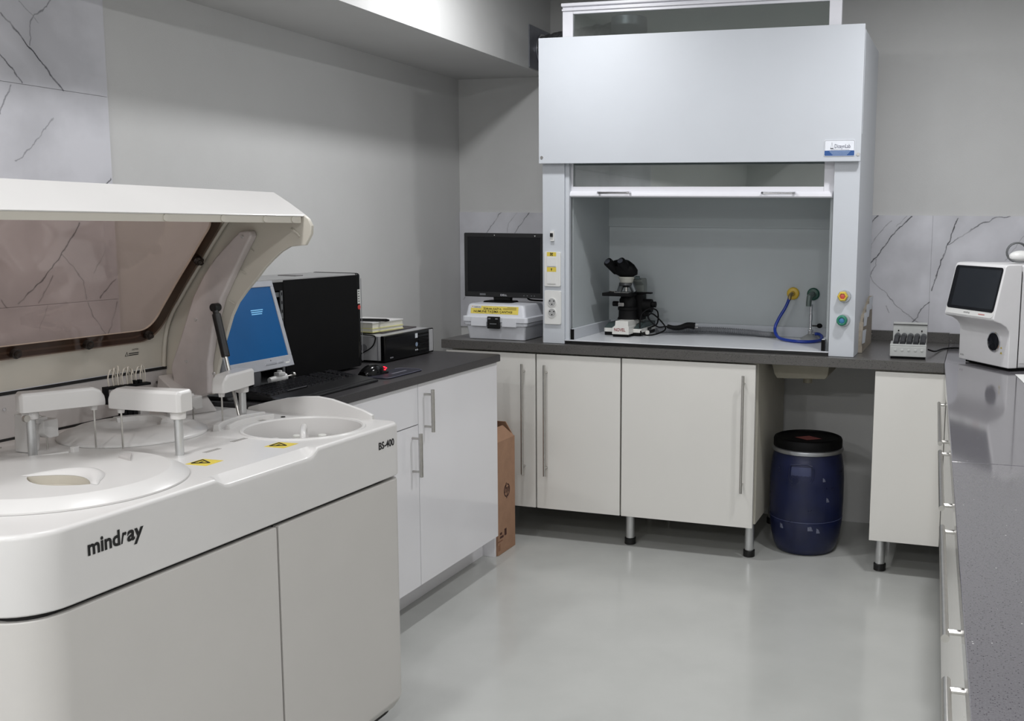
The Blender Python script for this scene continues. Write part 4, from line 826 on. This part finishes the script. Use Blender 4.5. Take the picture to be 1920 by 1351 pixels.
MB().loft([[(a, b, z) for a, b in rrect(-.10, .085, .055+i, .17-i, .03)] for z, i in ((0.0005, 0), (.012, .006))]).build('foot', BLACK, MO, bevel=.002)

FI = thing('valve_fitting', 'small white plastic valve fitting with a metal spindle below the silver monitor', 'fitting', (-2.085, 2.74, .90), R(80))
MB().box(-.018, .018, -.014, .014, .0, .022).build('foot', BLACK, FI, bevel=.003)
MB().cyl((-.045, 0, .030), (.022, 0, .034), .009, .013, n=14).build('body', PLASTIC_W, FI, bevel=.002)
MB().cyl((-.004, 0, .033), (-.002, 0, .058), .010, .008, n=14).build('stub', PLASTIC_W, FI, bevel=.002)
MB().box(-.016, .012, -.012, .012, .040, .052).build('collar', PLASTIC_W, FI, bevel=.003)
MB().cyl((.022, 0, .034), (.052, 0, .036), .003, n=10).build('spindle', STEEL, FI)
MB().cyl((.050, 0, .036), (.056, 0, .0365), .010, n=14).build('spindle_disc', STEEL, FI)

# keyboard: local x = world +y, local y = world -x
KB = thing('keyboard', 'black computer keyboard on the left worktop in front of the tower', 'keyboard', (-1.885, 2.735, .90), R(91))
KBM = pm('keyboard_black', (18, 18, 20), .4)
MB().prism([(.0, .004), (.0, .012), (.055, .018), (.165, .030), (.165, .004)], 'x', -.235, .235).build('body', KBM, KB, bevel=.004)
MB().prism([(-.012, .0), (-.012, .008), (.050, .016), (.050, .0)], 'x', -.240, .240).build('wrist_rest', KBM, KB, bevel=.004)
KEY = pm('key_black', (24, 24, 27), .3)
key = None
rows = [(.068, 0), (.085, .004), (.102, .002), (.119, .0), (.136, .0), (.152, .0)]
for ri, (y, sh) in enumerate(rows):
    zt = .018 + (y-.055)/.11*.012
    n = 22
    for i in range(n):
        if i in (15, 19) : continue
        x = -.222 + i*.0205
        if ri == 0 and 4 <= i <= 8: continue
        if key is None:
            key = MB().loft([[(a, b, z) for a, b in rrect(-s, s, -s*.82, s*.82, .002, 2)] for z, s in ((0, .0092), (.0055, .0080))]).build('key', KEY, KB)
            key.location = (x, y, zt); key.rotation_euler = (R(6), 0, 0); k = key
        else:
            k = dup(key); k.location = (x, y, zt)
MB().box(-.222+4*.0205-.009, -.222+8*.0205+.009, .061, .0755, .0185, .025).build('space_bar', KEY, KB, bevel=.002, seg=1)
MB().box(.05, .10, .012, .016, .0110, .0122).build('print_line', pm('kb_print', (96, 96, 100), .5), KB)
MB().box(.200, .222, .156, .166, .029, .0305).build('blue_sticker', pm('kb_sticker', (70, 76, 150), .5), KB)

MP = thing('mouse_pad', 'dark blue mouse pad on the left worktop beside the keyboard', 'mouse pad', (-1.92, 3.14, .90))
MB().loft([[(a, b, z) for a, b in rrect(-.055, .050, -.118, .125, (.03, .02, .03, .03))] for z in (.0004, .004)]).build('pad', pm('pad_navy', (24, 24, 40), .6, var=.1), MP, bevel=.001, seg=1)
pts = [(a, b, .0042) for a, b in rrect(-.054, .049, -.117, .124, (.03, .02, .03, .03))]
MB().tube(pts[7:30], .0012, n=5).build('stitched_edge', pm('pad_edge', (96, 96, 112), .5), MP)
MB().box(.0, .008, -.02, .075, .004, .0045).build('printed_line', pm('pad_print', (120, 120, 130), .5), MP)
MO2 = thing('computer_mouse', 'black gaming mouse with glowing red lights on the mouse pad', 'mouse', (-1.97, 3.09, .9045), R(80))
m = MB()
def mouse(u, v):
    a = math.pi*v; x = -.055+.11*u; wd = .031*math.sin(math.pi*min(max(u*.86+.10, 0), 1))**.5; h = .036*math.sin(math.pi*min(max(u*.9+.06, 0), 1))**.6
    return (x, -wd*math.cos(a), h*math.sin(a)**.8)
m.grid(mouse, 16, 12); m.build('shell', GBLK, MO2, angle=70)
MB().box(-.05, .05, -.026, .026, .0, .006).build('sole', MATTE_BLACK, MO2, bevel=.003)
RED = pm('red_light', (255, 20, 40), .3, emit=6)
for i, (x, y, z) in enumerate(((.040, -.022, .018), (.030, -.026, .014), (.044, -.012, .020), (.047, -.004, .020))): MB().ball((x, y, z), (.0035, .002, .0018), 10, 6).build('light', RED, MO2)
# ------------------------------------------------------------------ chemistry analyzer
# local x runs along the front towards the back of the room, y from the front into the wall, z up
A = thing('chemistry_analyzer', 'large white floor-standing chemistry analyzer with its tinted lid raised', 'analyzer', (-1.504, 1.28, 0), R(88.5))
LX = 1.165; DEP = .745; ZD = .888; ZS = .742
RAD = (.095, .035, .05, .05)
NOTCH = [(.462, 0), (.474, .45), (.486, .9), (.50, 1), (.56, 1), (.64, 1), (.72, 1), (.765, 1), (.779, .9), (.791, .45), (.803, 0)]
def outline(inset=0.0, n=10):
    p = rrect(0, LX, 0, DEP, RAD, n, inset)
    return p[:n+1] + [(x, inset) for x, s in NOTCH] + p[n+1:]
def notched(inset, z, dz, dy=0.0, n=10):
    """outline ring lowered by dz where the front grip is scooped out of the edge"""
    p = rrect(0, LX, 0, DEP, RAD, n, inset)
    return [(a, b, z) for a, b in p[:n+1]] + [(x, inset+dy*s, z-dz*s) for x, s in NOTCH] + [(a, b, z) for a, b in p[n+1:]]
DARK = pm('seam_dark', (18, 17, 17), .7)
# casters and lower panels
for x in (.12, LX-.16):
    for y in (.10, DEP-.10):
        c = MB().cyl((x, y-.016, .034), (x, y+.016, .034), .034, n=24).build('caster', MATTE_BLACK, A, bevel=.004)
        MB().box(x-.02, x+.02, y-.025, y+.025, .035, .068).build('caster_fork', pm('fork_grey', (90, 90, 92), .4, .6), c, bevel=.003)
MB().prism(rrect(.02, LX-.02, .02, DEP-.02, .06), 'z', .075, ZS).build('chassis', DARK, A)
MB().loft([[(a, b, z) for a, b in rrect(0, .6495, 0, DEP, (.095, .005, .005, .05), 10, i)] for z, i in ((.062, .010), (.068, .003), (.7295, .003), (.7330, .005))]).build('lower_panel', AN_PANEL, A, angle=50)
MB().loft([[(a, b, z) for a, b in rrect(.6505, LX, 0, DEP, (.005, .035, .05, .005), 10, i)] for z, i in ((.075, .025), (.10, .008), (.112, .003), (.7295, .003), (.7330, .005))]).build('lower_panel', AN_PANEL, A, angle=50)
# upper housing: wall ring + deck with the well opening
WELL = (.985, .182, .152); NW = 48
def circ(cx, cy, r, n=NW): return [(cx+r*math.cos(2*math.pi*i/n), cy+r*math.sin(2*math.pi*i/n)) for i in range(n)]
rings = [notched(i, z, dz, dy) for z, i, dz, dy in ((.7425, .012, 0, 0), (.743, .004, 0, 0), (.747, .0, 0, 0), (.84, 0, 0, 0), (.878, .0, .018, -.003), (.8845, .0025, .015, -.001), (.8870, .0055, .022, .002), (ZD, .010, .020, .006), (ZD, .030, 0, 0))]
m = MB(); m.loft(rings, True, False)
v, f = plate_holes(outline(.030), [list(reversed(circ(*WELL)))], ZD); m.add(v, f)
up = m.build('upper_housing', AN_WHITE, A, angle=50)
# well: lip, wall, floor, tray with curved handle
m = MB(); wc = (WELL[0], WELL[1], 0); wr = WELL[2]
m.lathe([(wr+.006, ZD), (wr+.004, ZD+.003), (wr-.002, ZD+.003), (wr-.005, ZD-.001), (wr-.006, ZD-.10), (.001, ZD-.10)], wc, n=64, cap0=False)
well = m.build('reagent_well', AN_WHITE, up)
MB().lathe([(wr-.030, ZD-.098), (wr-.030, ZD-.062), (wr-.035, ZD-.048), (.045, ZD-.048), (.04, ZD-.052), (.001, ZD-.052)], wc, n=48).build('reagent_tray', AN_GREY, well)
MB().tube([(WELL[0]-.06, WELL[1]-.045, ZD-.050), (WELL[0]-.055, WELL[1]-.040, ZD-.012), (WELL[0]-.03, WELL[1]-.02, ZD-.002), (WELL[0]+.02, WELL[1]+.015, ZD-.002), (WELL[0]+.045, WELL[1]+.033, ZD-.012), (WELL[0]+.05, WELL[1]+.036, ZD-.050)], .008, n=10, res=5).build('tray_handle', AN_WHITE, well)
for i in range(9):
    a = R(40*i+8); r_ = .095
    MB().cyl((WELL[0]+r_*math.cos(a), WELL[1]+r_*math.sin(a), ZD-.048), (WELL[0]+r_*math.cos(a), WELL[1]+r_*math.sin(a), ZD-.036), .012, n=12).build('bottle_cap', pm('cap_white', (205, 205, 200), .4), well, bevel=.002, seg=1)
# arched end rim and the moulded step beside the well
arch = [(.085, .900), (.117, .912), (.169, .925), (.215, .936), (.262, .941), (.31, .938), (.365, .930), (.43, .915), (.50, .895)]
m = MB(); n_ = len(arch)
vs = []
for y, z in arch: vs += [(1.150, y, ZD-.01), (1.150, y, z), (1.163, y, z), (1.163, y, ZD-.01)]
fs = []
for i in range(n_-1):
    for k in range(4): fs.append((4*i+k, 4*i+(k+1) % 4, 4*i+4+(k+1) % 4, 4*i+4+k))
fs += [(0, 1, 2, 3), tuple(4*(n_-1)+k for k in (3, 2, 1, 0))]
m.add(vs, fs); m.build('end_rim', AN_WHITE, up, bevel=.003)
for r0, r1, a0, a1, h in ((.182, .196, 62, 118, .012), (.205, .222, 66, 124, .016)):
    A_ = [R(a0+(a1-a0)*i/18) for i in range(19)]
    m = MB(); m.loft([[(WELL[0]+q*math.cos(a), WELL[1]+q*math.sin(a), z) for q, z in ((r0, ZD-.002), (r0+.002, ZD+h), (r1-.002, ZD+h), (r1, ZD-.002))] for a in A_]); m.build('moulded_step', AN_WHITE, up, bevel=.002)
# lettering on the front
text('lettering', 'mind', INK, up, (.136, -.0004, .822), (1, 0, 0), (0, 0, 1), width=.072, height=.030, bold=.03, lift=.0006)
text('lettering', 'r', INK, up, (.2095, -.0004, .8225), (1, 0, 0), (0, 0, 1), width=.014, height=.0215, bold=.022, shear=.35, lift=.0006)
text('lettering', 'ay', INK, up, (.224, -.0004, .813), (1, 0, 0), (0, 0, 1), width=.040, height=.031, bold=.03, shear=.1, lift=.0006)
text('lettering', 'BS-400', INK, up, (1.052, -.0004, .829), (1, 0, 0), (0, 0, 1), width=.072, height=.020, bold=.026, lift=.0006)
# hazard labels and small print on the deck
for cx, cy in ((.576, .134), (.788, .096)):
    lb = MB().prism([(cx-.030, cy+.026), (cx+.026, cy+.028), (cx+.030, cy-.026), (cx-.026, cy-.028)], 'z', ZD, ZD+.0006).build('hazard_label', YELLOW, up)
    def P2(u, v): return (cx+u, cy+v)
    for a, b in (((-.02, .018), (.016, .019)), ((.016, .019), (-.002, -.016)), ((-.002, -.016), (-.02, .018))):
        MB().tube([(*P2(*a), ZD+.0008), (*P2(*b), ZD+.0008)], .0018, n=4).build('label_mark', INK, lb)
    MB().box(cx-.006, cx+.004, cy+.004, cy+.010, ZD+.0006, ZD+.0010).build('label_mark', INK, lb)
for cx, cy, l in ((.775, .225, .05), (.655, .20, .05), (1.045, .37, .04), (1.02, .345, .02)):
    for i in range(3): MB().box(cx, cx+l, cy+.005*i, cy+.005*i+.002, ZD, ZD+.0004).build('print_line', pm('print_grey', (128, 124, 120), .5), up)
MB().cyl((1.09, .33, ZD), (1.09, .33, ZD+.002), .006, n=10).build('screw_cap', DARK, up)

# big sample disk cover with the lens-shaped grip hole
CC = (.322, .272); CR = .244; ZC = ZD+.022
m = MB(); N_ = 64
m.lathe([(CR, ZD+.0005), (CR, ZD+.004), (CR-.004, ZD+.007), (CR-.030, ZC-.002), (CR-.036, ZC)], (CC[0], CC[1], 0), n=N_, cap0=False)
m.f = m.f[:-1]
lens = []
for i in range(13):
    t = i/12; lens.append((.274 + .040*math.sin(math.pi*t)**.9, .300-.164*t))
for i in range(1, 12):
    t = i/12; lens.append((.274 - .038*math.sin(math.pi*t)**.8, .136+.164*t))
v, f = plate_holes(circ(CC[0], CC[1], CR-.036, N_), [lens], ZC); m.add(v, f)
cov = m.build('sample_disk_cover', AN_WHITE, A, angle=50)
m = MB(); m.loft([[(a, b, ZC) for a, b in lens], [(a, b, ZC-.018) for a, b in lens]], False, True); m.build('grip_pocket', pm('pocket_beige', (186, 180, 168), .5), cov)
m = MB()
def scoop(u, v):
    t = math.pi*v; y = .318-.20*v; wd = .052*math.sin(t)**.7
    return (.274+.040*math.sin(math.pi*min(max((.300-y)/.164, 0), 1))**.9 + wd*u, y, ZC+.0004+.011*math.sin(t)**.8*math.sin(math.pi*min(u*1.0, 1))**.7)
m.grid(scoop, 8, 20); m.build('grip_ridge', AN_WHITE, cov, angle=60)
MB().box(.475, .49, .40, .412, ZC-.006, ZC+.012).build('cover_clip', AN_WHITE, cov, bevel=.002)
MB().prism([(.455, .22), (.50, .262), (.488, .272), (.470, .270)], 'z', ZC-.010, ZC+.006).build('cover_clip', AN_GREY, cov, bevel=.002)
MB().tube([(.395, .465, ZC-.004), (.44, .435, ZC-.002), (.470, .41, ZC)], .003, n=6).build('cover_edge', AN_WHITE, cov)
# reaction disk cover
RC = (.765, .525)
rc = MB().lathe([(.172, ZD+.0005), (.172, ZD+.004), (.168, ZD+.008), (.13, ZD+.024), (.07, ZD+.026), (.06, ZD+.020), (.001, ZD+.019)], (RC[0], RC[1], 0), n=56).build('reaction_disk_cover', AN_WHITE, A, angle=50)
m = MB(); A_ = [R(-60+140*i/16) for i in range(17)]
m.loft([[(RC[0]+q*math.cos(a), RC[1]+q*math.sin(a), z) for q, z in ((.062, ZD+.018), (.066, ZD+.034), (.078, ZD+.036), (.10, ZD+.022))] for a in A_]); m.build('cover_ridge', AN_WHITE, rc, angle=60)

# probe arms
def probe_arm(label, post, tip, z0, z1, w0=.027, w1=.020, ext=(.024, .022)):
    p, q = Vector((*post, 0)), Vector((*tip, 0)); d = (q-p); L_ = d.length; d.normalize(); s = Vector((-d.y, d.x, 0))
    def pt(u, w_, z): r_ = p + d*u + s*w_; return (r_.x, r_.y, z)
    a, b = -ext[0], L_+ext[1]
    arm = MB()
    secs = []
    for u, wd, zt in ((a, w0*.7, z1-.006), (a+.006, w0, z1), (L_*.5, (w0+w1)/2, z1), (b-.026, w1, z1), (b-.010, w1*.95, z1-.008), (b-.002, w1*.8, z1-.022), (b, w1*.62, z1-.030)):
        secs.append([pt(u, -wd, z0), pt(u, -wd, zt-.006), pt(u, -wd*.8, zt), pt(u, wd*.8, zt), pt(u, wd, zt-.006), pt(u, wd, z0)])
    arm.loft(secs); o = arm.build('probe_arm', AN_WHITE, A, bevel=.002, angle=40, label=label)
    MB().cyl(pt(0, 0, z0-.018), pt(0, 0, z0+.002), .017, n=20).build('collar', AN_WHITE, o, bevel=.002)
    MB().cyl(pt(0, 0, ZD-.005), pt(0, 0, z0-.015), .0095, n=20).build('post', ALU, o)
    MB().cyl(pt(L_, 0, z0-.012), pt(L_, 0, z0+.002), .007, .009, n=14).build('probe_collar', AN_WHITE, o)
    MB().cyl(pt(L_, 0, ZD+.006), pt(L_, 0, z0-.010), .0022, n=10).build('probe', STEEL, o)
    return o
a1 = probe_arm('white probe arm nearest the viewer', (.471, .517), (.586, .456), .996, 1.040)
MB().cyl((.447, .505, .984), (.447, .498, .984), .008, n=12).build('arm_screw', STEEL, a1)
probe_arm('white probe arm in the middle of the deck', (.616, .240), (.600, .390), .991, 1.040)
probe_arm('white probe arm at the far end of the deck', (1.031, .414), (.919, .384), .980, 1.026)
for (x, y, zt, nm) in ((.546, .560, .968, 'stirrer'), (.968, .525, .960, 'stirrer')):
    st = MB().prism([(-.020, ZD+.012+.03), (-.020, zt-.006), (.020, zt-.006), (.020, ZD+.03), (.006, ZD+.03), (-.006, ZD+.03)], 'y', y-.016, y+.016)
    st.v = [Vector((p.x + x, p.y, p.z)) for p in st.v]
    o = st.build(nm, AN_WHITE, A, bevel=.004)
    MB().prism([(y+.01, ZD), (y+.05, ZD), (y+.045, zt+.012), (y-.006, zt+.006)], 'x', x-.045, x-.012).build('stirrer_body', AN_WHITE, o, bevel=.005)
    MB().box(x-.03, x, y-.008, y+.03, zt-.014, zt+.002).build('stirrer_bridge', AN_WHITE, o, bevel=.004)
    MB().cyl((x, y, ZD+.002), (x, y, ZD+.032), .0022, n=8).build('stirrer_rod', STEEL, o)
# wash station: black comb with clear tubing
ws = MB(); p0, p1 = Vector((.800, .645, 0)), Vector((.910, .618, 0)); dd = (p1-p0).normalized(); Lw = (p1-p0).length; ss = Vector((-dd.y, dd.x, 0))
def wp(u, w_, z): r_ = p0 + dd*u + ss*w_; return (r_.x, r_.y, z)
def wbox(mb, u0, u1, w0, w1, z0, z1): return mb.hexa([wp(u0, w0, z0), wp(u1, w0, z0), wp(u1, w1, z0), wp(u0, w1, z0), wp(u0, w0, z1), wp(u1, w0, z1), wp(u1, w1, z1), wp(u0, w1, z1)])
wbox(ws, -.006, Lw+.004, -.010, .010, .988, .995); wbox(ws, -.006, .002, -.010, .010, .955, .99); wbox(ws, -.006, .030, -.010, .010, .950, .957)
wst = ws.build('wash_station', MATTE_BLACK, A, bevel=.0015)
for i in range(3):
    wbox(MB(), .035+.0145*i, .047+.0145*i, -.010, .012, ZD, .985).build('wash_column', MATTE_BLACK, wst) if False else None
    mm = MB(); wbox(mm, .035+.0145*i, .0475+.0145*i, -.010, .012, ZD, .986); mm.build('wash_column', MATTE_BLACK, wst, bevel=.001, seg=1)
mm = MB(); wbox(mm, .082, .108, -.012, .012, ZD, .975); mm.build('wash_block', AN_GREY, wst, bevel=.002)
CLEAR = pm('clear_tubing', (196, 190, 178), .25, var=.1)
for i in range(8):
    u = .008+.0125*i; h = 1.030+.004*math.sin(i*2.1)+(.012 if i == 2 else 0); w2 = u+.022-.006*(i % 3)
    MB().tube([wp(u, 0, .996), wp(u-.002, 0, 1.016), wp(u+.004, .004, h), wp((u+w2)/2, .008, h+.007), wp(w2, .012, h), wp(w2+.004, .014, 1.014), wp(w2+.002, .016, .985)], .0018, n=6, res=4).build('tubing', CLEAR, wst)
for u in (.075, .088): mm = MB(); wbox(mm, u, u+.007, -.006, .006, .994, 1.004); mm.build('tube_clip', MATTE_BLACK, wst)
for x, y in ((.52, .68), (.735, .69), (.97, .66)):
    MB().cyl((x, y, ZD), (x, y, ZD+.003), .005, n=10).build('deck_screw', STEEL, up)
# rear panel
rp = MB().box(.015, 1.128, .738, .745, ZD-.004, 1.003).build('rear_panel', AN_GREY, A)
MB().box(.015, 1.13, .7365, .739, .9995, 1.0075).build('hinge_gap', DARK, rp)
MB().box(.015, 1.128, .7355, .738, ZD, ZD+.006).build('panel_groove', DARK, rp)
for x in (.585, .72, .90, 1.06): MB().cyl((x, .738, .966), (x, .735, .966), .004, n=10).build('panel_screw', CHROME, rp)

# ---- lid
LP = [Vector(p) for p in ((0, .742, 1.0085), (0, .737, 1.06), (0, .727, 1.11), (0, .706, 1.16), (0, .671, 1.208), (0, .634, 1.257), (0, .590, 1.312), (0, .548, 1.366), (0, .503, 1.420), (0, .462, 1.458), (0, .412, 1.480), (0, .352, 1.4955))]
LC = spline(LP, 6); acc = [0]
for i in range(1, len(LC)): acc.append(acc[-1] + (LC[i]-LC[i-1]).length)
LT = acc[-1]
def lp(x, t, lift=0.0):
    """point on the lid's curved shell: t = arc length from the hinge, lift = towards the inside"""
    t = min(max(t, 0), LT)
    for i in range(1, len(acc)):
        if acc[i] >= t: break
    k = (t-acc[i-1])/(acc[i]-acc[i-1]); p = LC[i-1].lerp(LC[i], k); d = (LC[i]-LC[i-1]).normalized()
    nrm = Vector((0, -d.z, d.y))                         # towards the front / inside
    return Vector((x, p.y, p.z)) + nrm*lift
XL0, XL1 = .03, 1.105
WX0, WX1, WT0, WT1, WR = .10, 1.052, .112, LT-.15, .055
NP = 12
def ring_pts(inset=0.0): return rrect(WX0, WX1, WT0, WT1, WR, NP, inset)
def edge_pts():
    """outer rectangle sampled to match ring_pts one to one"""
    out = []; cx, ct = (WX0+WX1)/2, (WT0+WT1)/2
    for q, (sx, st) in enumerate(((0, 0), (1, 0), (1, 1), (0, 1))):
        X_ = XL1 if sx else XL0; T_ = LT if st else 0.0
        for k in range(NP+1):
            a = k/NP
            if q == 0: p = (XL0, T_+(1-2*a)*WR*1.2) if a < .5 else (XL0+(2*a-1)*WR*1.2, 0)
            elif q == 1: p = (XL1-(1-2*a)*WR*1.2, 0) if a < .5 else (XL1, (2*a-1)*WR*1.2)
            elif q == 2: p = (XL1, LT-(1-2*a)*WR*1.2) if a < .5 else (XL1-(2*a-1)*WR*1.2, LT)
            else: p = (XL0+(1-2*a)*WR*1.2, LT) if a < .5 else (XL0, LT-(2*a-1)*WR*1.2)
            out.append((p[0], max(0, p[1])))
    return out
def subdiv(loop, n=14):
    out = []
    for i in range(len(loop)):
        a, b = loop[i], loop[(i+1) % len(loop)]
        out.append(a)
        if math.hypot(b[0]-a[0], b[1]-a[1]) > .12 or (i % (NP+1)) == NP:
            out += [(a[0]+(b[0]-a[0])*k/n, a[1]+(b[1]-a[1])*k/n) for k in range(1, n)]
    return out
inn, outr = ring_pts(), edge_pts()
# same number of in-between samples on both loops
def sub2(loop, n=14):
    out = []
    for i in range(len(loop)):
        a, b = loop[i], loop[(i+1) % len(loop)]
        out.append(a)
        if (i % (NP+1)) == NP: out += [(a[0]+(b[0]-a[0])*k/n, a[1]+(b[1]-a[1])*k/n) for k in range(1, n)]
    return out
inn, outr = sub2(inn), sub2(outr)
NR = 8; m = MB(); nL = len(inn)
def shell_ring(k, lift): return [lp(i_[0]+(o_[0]-i_[0])*k, i_[1]+(o_[1]-i_[1])*k, lift) for i_, o_ in zip(inn, outr)]
rings = [shell_ring(k/NR, 0.0) for k in range(NR+1)] + [shell_ring(k/NR, -.006) for k in range(NR, -1, -1)]
rings.append(rings[0])
m.loft(rings, False, False); lid = m.build('lid', AN_BEIGE, A, angle=40, label='raised beige lid with a smoked window')
# smoked window bolted on the inside, overlapping the frame
pin = sub2(rrect(WX0-.030, WX1+.030, WT0-.032, WT1+.03, WR+.03, NP))
cx, ct = (WX0+WX1)/2, (WT0+WT1)/2
m = MB(); K_ = 14
for lift in (.004, .007):
    rr_ = [[lp(cx+(a-cx)*(1-k/K_), ct+(b-ct)*(1-k/K_), lift) for a, b in pin] for k in range(K_)]
    m.loft(rr_, False, True)
n0 = len(pin); half = K_*n0
m.f += [(j, (j+1) % n0, half+(j+1) % n0, half+j) for j in range(n0)]
m.build('window', glass('smoked_acrylic', (224, 213, 207), .045, .05), lid, angle=60)
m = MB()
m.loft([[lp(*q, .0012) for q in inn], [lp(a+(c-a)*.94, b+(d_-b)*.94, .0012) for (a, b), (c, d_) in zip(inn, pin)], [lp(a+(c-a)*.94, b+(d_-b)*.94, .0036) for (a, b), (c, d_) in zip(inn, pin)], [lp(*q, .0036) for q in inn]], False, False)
m.build('overlap_shade', pm('overlap_shade_brown', (92, 74, 60), .6), lid, angle=60)  # brown ring added behind the pane's border to deepen the shade there
MB().tube([lp(1.092, LT*i/24, .004) for i in range(0, 24)], .006, n=8).build('frame_rib', AN_BEIGE, lid, angle=60)
KN = pm('knob_brown', (36, 30, 26), .25)
def tz(z):
    for i in range(1, len(LC)):
        if LC[i].z >= z: return acc[i]
for x, t in ((.610, WT0-.016), (.820, WT0-.016), (1.020, WT0-.010), (WX1+.015, tz(1.315))):
    c0, c1, c2 = lp(x, t, .006), lp(x, t, .018), lp(x, t, .026)
    k = MB(); k.cyl(c0, c1, .0125, n=18); k.cyl(c1, c2, .0085, .006, n=14); k.build('window_knob', KN, lid, bevel=.001)
# rolled front lip
lipo = [(.360, 1.5025), (.351, 1.5025), (.300, 1.474), (.251, 1.4435), (.248, 1.440), (.251, 1.4375), (.257, 1.4385), (.302, 1.466), (.348, 1.492), (.360, 1.490)]
lip = MB().prism(lipo, 'x', XL0, XL1+.006).build('front_lip', AN_WHITE, lid, angle=45)
MB().box(XL0, XL1-.012, .252, .258, 1.421, 1.4385).build('lip_return', AN_BEIGE, lip)
for x in (.62, .80, .95, 1.06): MB().lathe([(.008, -.0035), (.008, .0), (.006, .001)], (x, .2525, 1.430), n=14, axis='y').build('lip_clip', AN_BEIGE, lip)
# end walls
wall = [(.742, 1.0085)] + [(p.y, p.z) for p in LC[3:-1:3]] + [(.351, 1.502), (.251, 1.443), (.236, 1.432), (.226, 1.414), (.228, 1.392), (.247, 1.362), (.270, 1.360), (.298, 1.357), (.326, 1.343), (.354, 1.322), (.384, 1.296), (.412, 1.266), (.447, 1.232), (.477, 1.199), (.499, 1.162), (.515, 1.122), (.530, 1.085), (.542, 1.050), (.564, .979), (.575, .935), (.66, .925), (.735, .935)]
for x0, x1 in ((XL1-.004, XL1+.008), (XL0-.008, XL0+.004)):
    MB().prism(wall, 'x', x0, x1).build('end_wall', AN_BEIGE, lid, bevel=.0015, seg=1)
MB().tube([(XL1-.006, .290, 1.405), (XL1-.006, .268, 1.392), (XL1-.006, .262, 1.384)], .0035, n=6).build('wall_rib', AN_BEIGE, lid)
for y, z in ((.432, 1.352), (.462, 1.290), (.505, 1.205)): MB().tube([(XL1-.006, y, z), (XL1-.006, y-.018, z-.010)], .0018, n=5).build('wall_rib', AN_BEIGE, lid)
# hinge arm plate, gas strut
arm = [(.440, 1.397), (.407, 1.399), (.400, 1.386), (.444, 1.319), (.479, 1.263), (.511, 1.209), (.542, 1.129), (.566, 1.026), (.569, .942), (.635, .910), (.690, .960), (.698, 1.004), (.695, 1.019), (.661, 1.090), (.632, 1.158), (.608, 1.213), (.568, 1.274), (.525, 1.324), (.474, 1.368)]
ha = MB().prism(arm, 'x', XL1-.030, XL1-.004).build('hinge_arm', pm('hinge_arm_mauve', (190, 182, 180), .45), lid, bevel=.006, seg=3)
for y, z in ((.430, 1.382), (.600, 1.150), (.640, 1.03), (.545, 1.0)): MB().cyl((XL1-.030, y, z), (XL1-.034, y, z), .0045, n=10).build('arm_rivet', AN_GREY, ha)
MB().hexa([(1.00, .60, ZD), (1.10, .56, ZD), (1.10, .72, ZD), (1.03, .72, ZD), (1.03, .63, ZD+.05), (1.10, .60, ZD+.05), (1.10, .72, ZD+.10), (1.05, .72, ZD+.10)]).build('hinge_foot', AN_GREY, lid, bevel=.004)
gs = MB(); gs.cyl((1.058, .514, 1.170), (1.045, .476, 1.054), .0115, n=18); g_ = gs.build('gas_strut', BLACK, lid, bevel=.002)
MB().cyl((1.075, .520, 1.187), (1.052, .520, 1.187), .012, n=16).build('strut_ball', BLACK, g_, bevel=.002)
MB().cyl((1.060, .521, 1.190), (1.058, .514, 1.170), .008, n=12).build('strut_neck', BLACK, g_)
MB().cyl((1.045, .476, 1.054), (1.030, .425, .892), .005, n=12).build('strut_rod', STEEL, g_)
# caution print below the window
t_ = .048; up_ = (lp(0, t_+.01) - lp(0, t_)).normalized()
text('lettering', 'CAUTION', INK, lid, lp(.978, t_+.010), (1, 0, 0), up_, width=.022, height=.0045, bold=.01, lift=.0008)
for i in range(2): MB().add([lp(.968, t_+.001-.005*i+.0, .0008), lp(1.002, t_+.001-.005*i, .0008), lp(1.002, t_+.0035-.005*i, .0008), lp(.968, t_+.0035-.005*i, .0008)], [(0, 1, 2, 3)]).build('print_line', INK, lid)
tri = [(.956, t_-.004), (.966, t_-.004), (.961, t_+.007)]
MB().tube([lp(a, b, .0008) for a, b in tri], .0008, n=4, closed=True).build('warning_triangle', INK, lid)
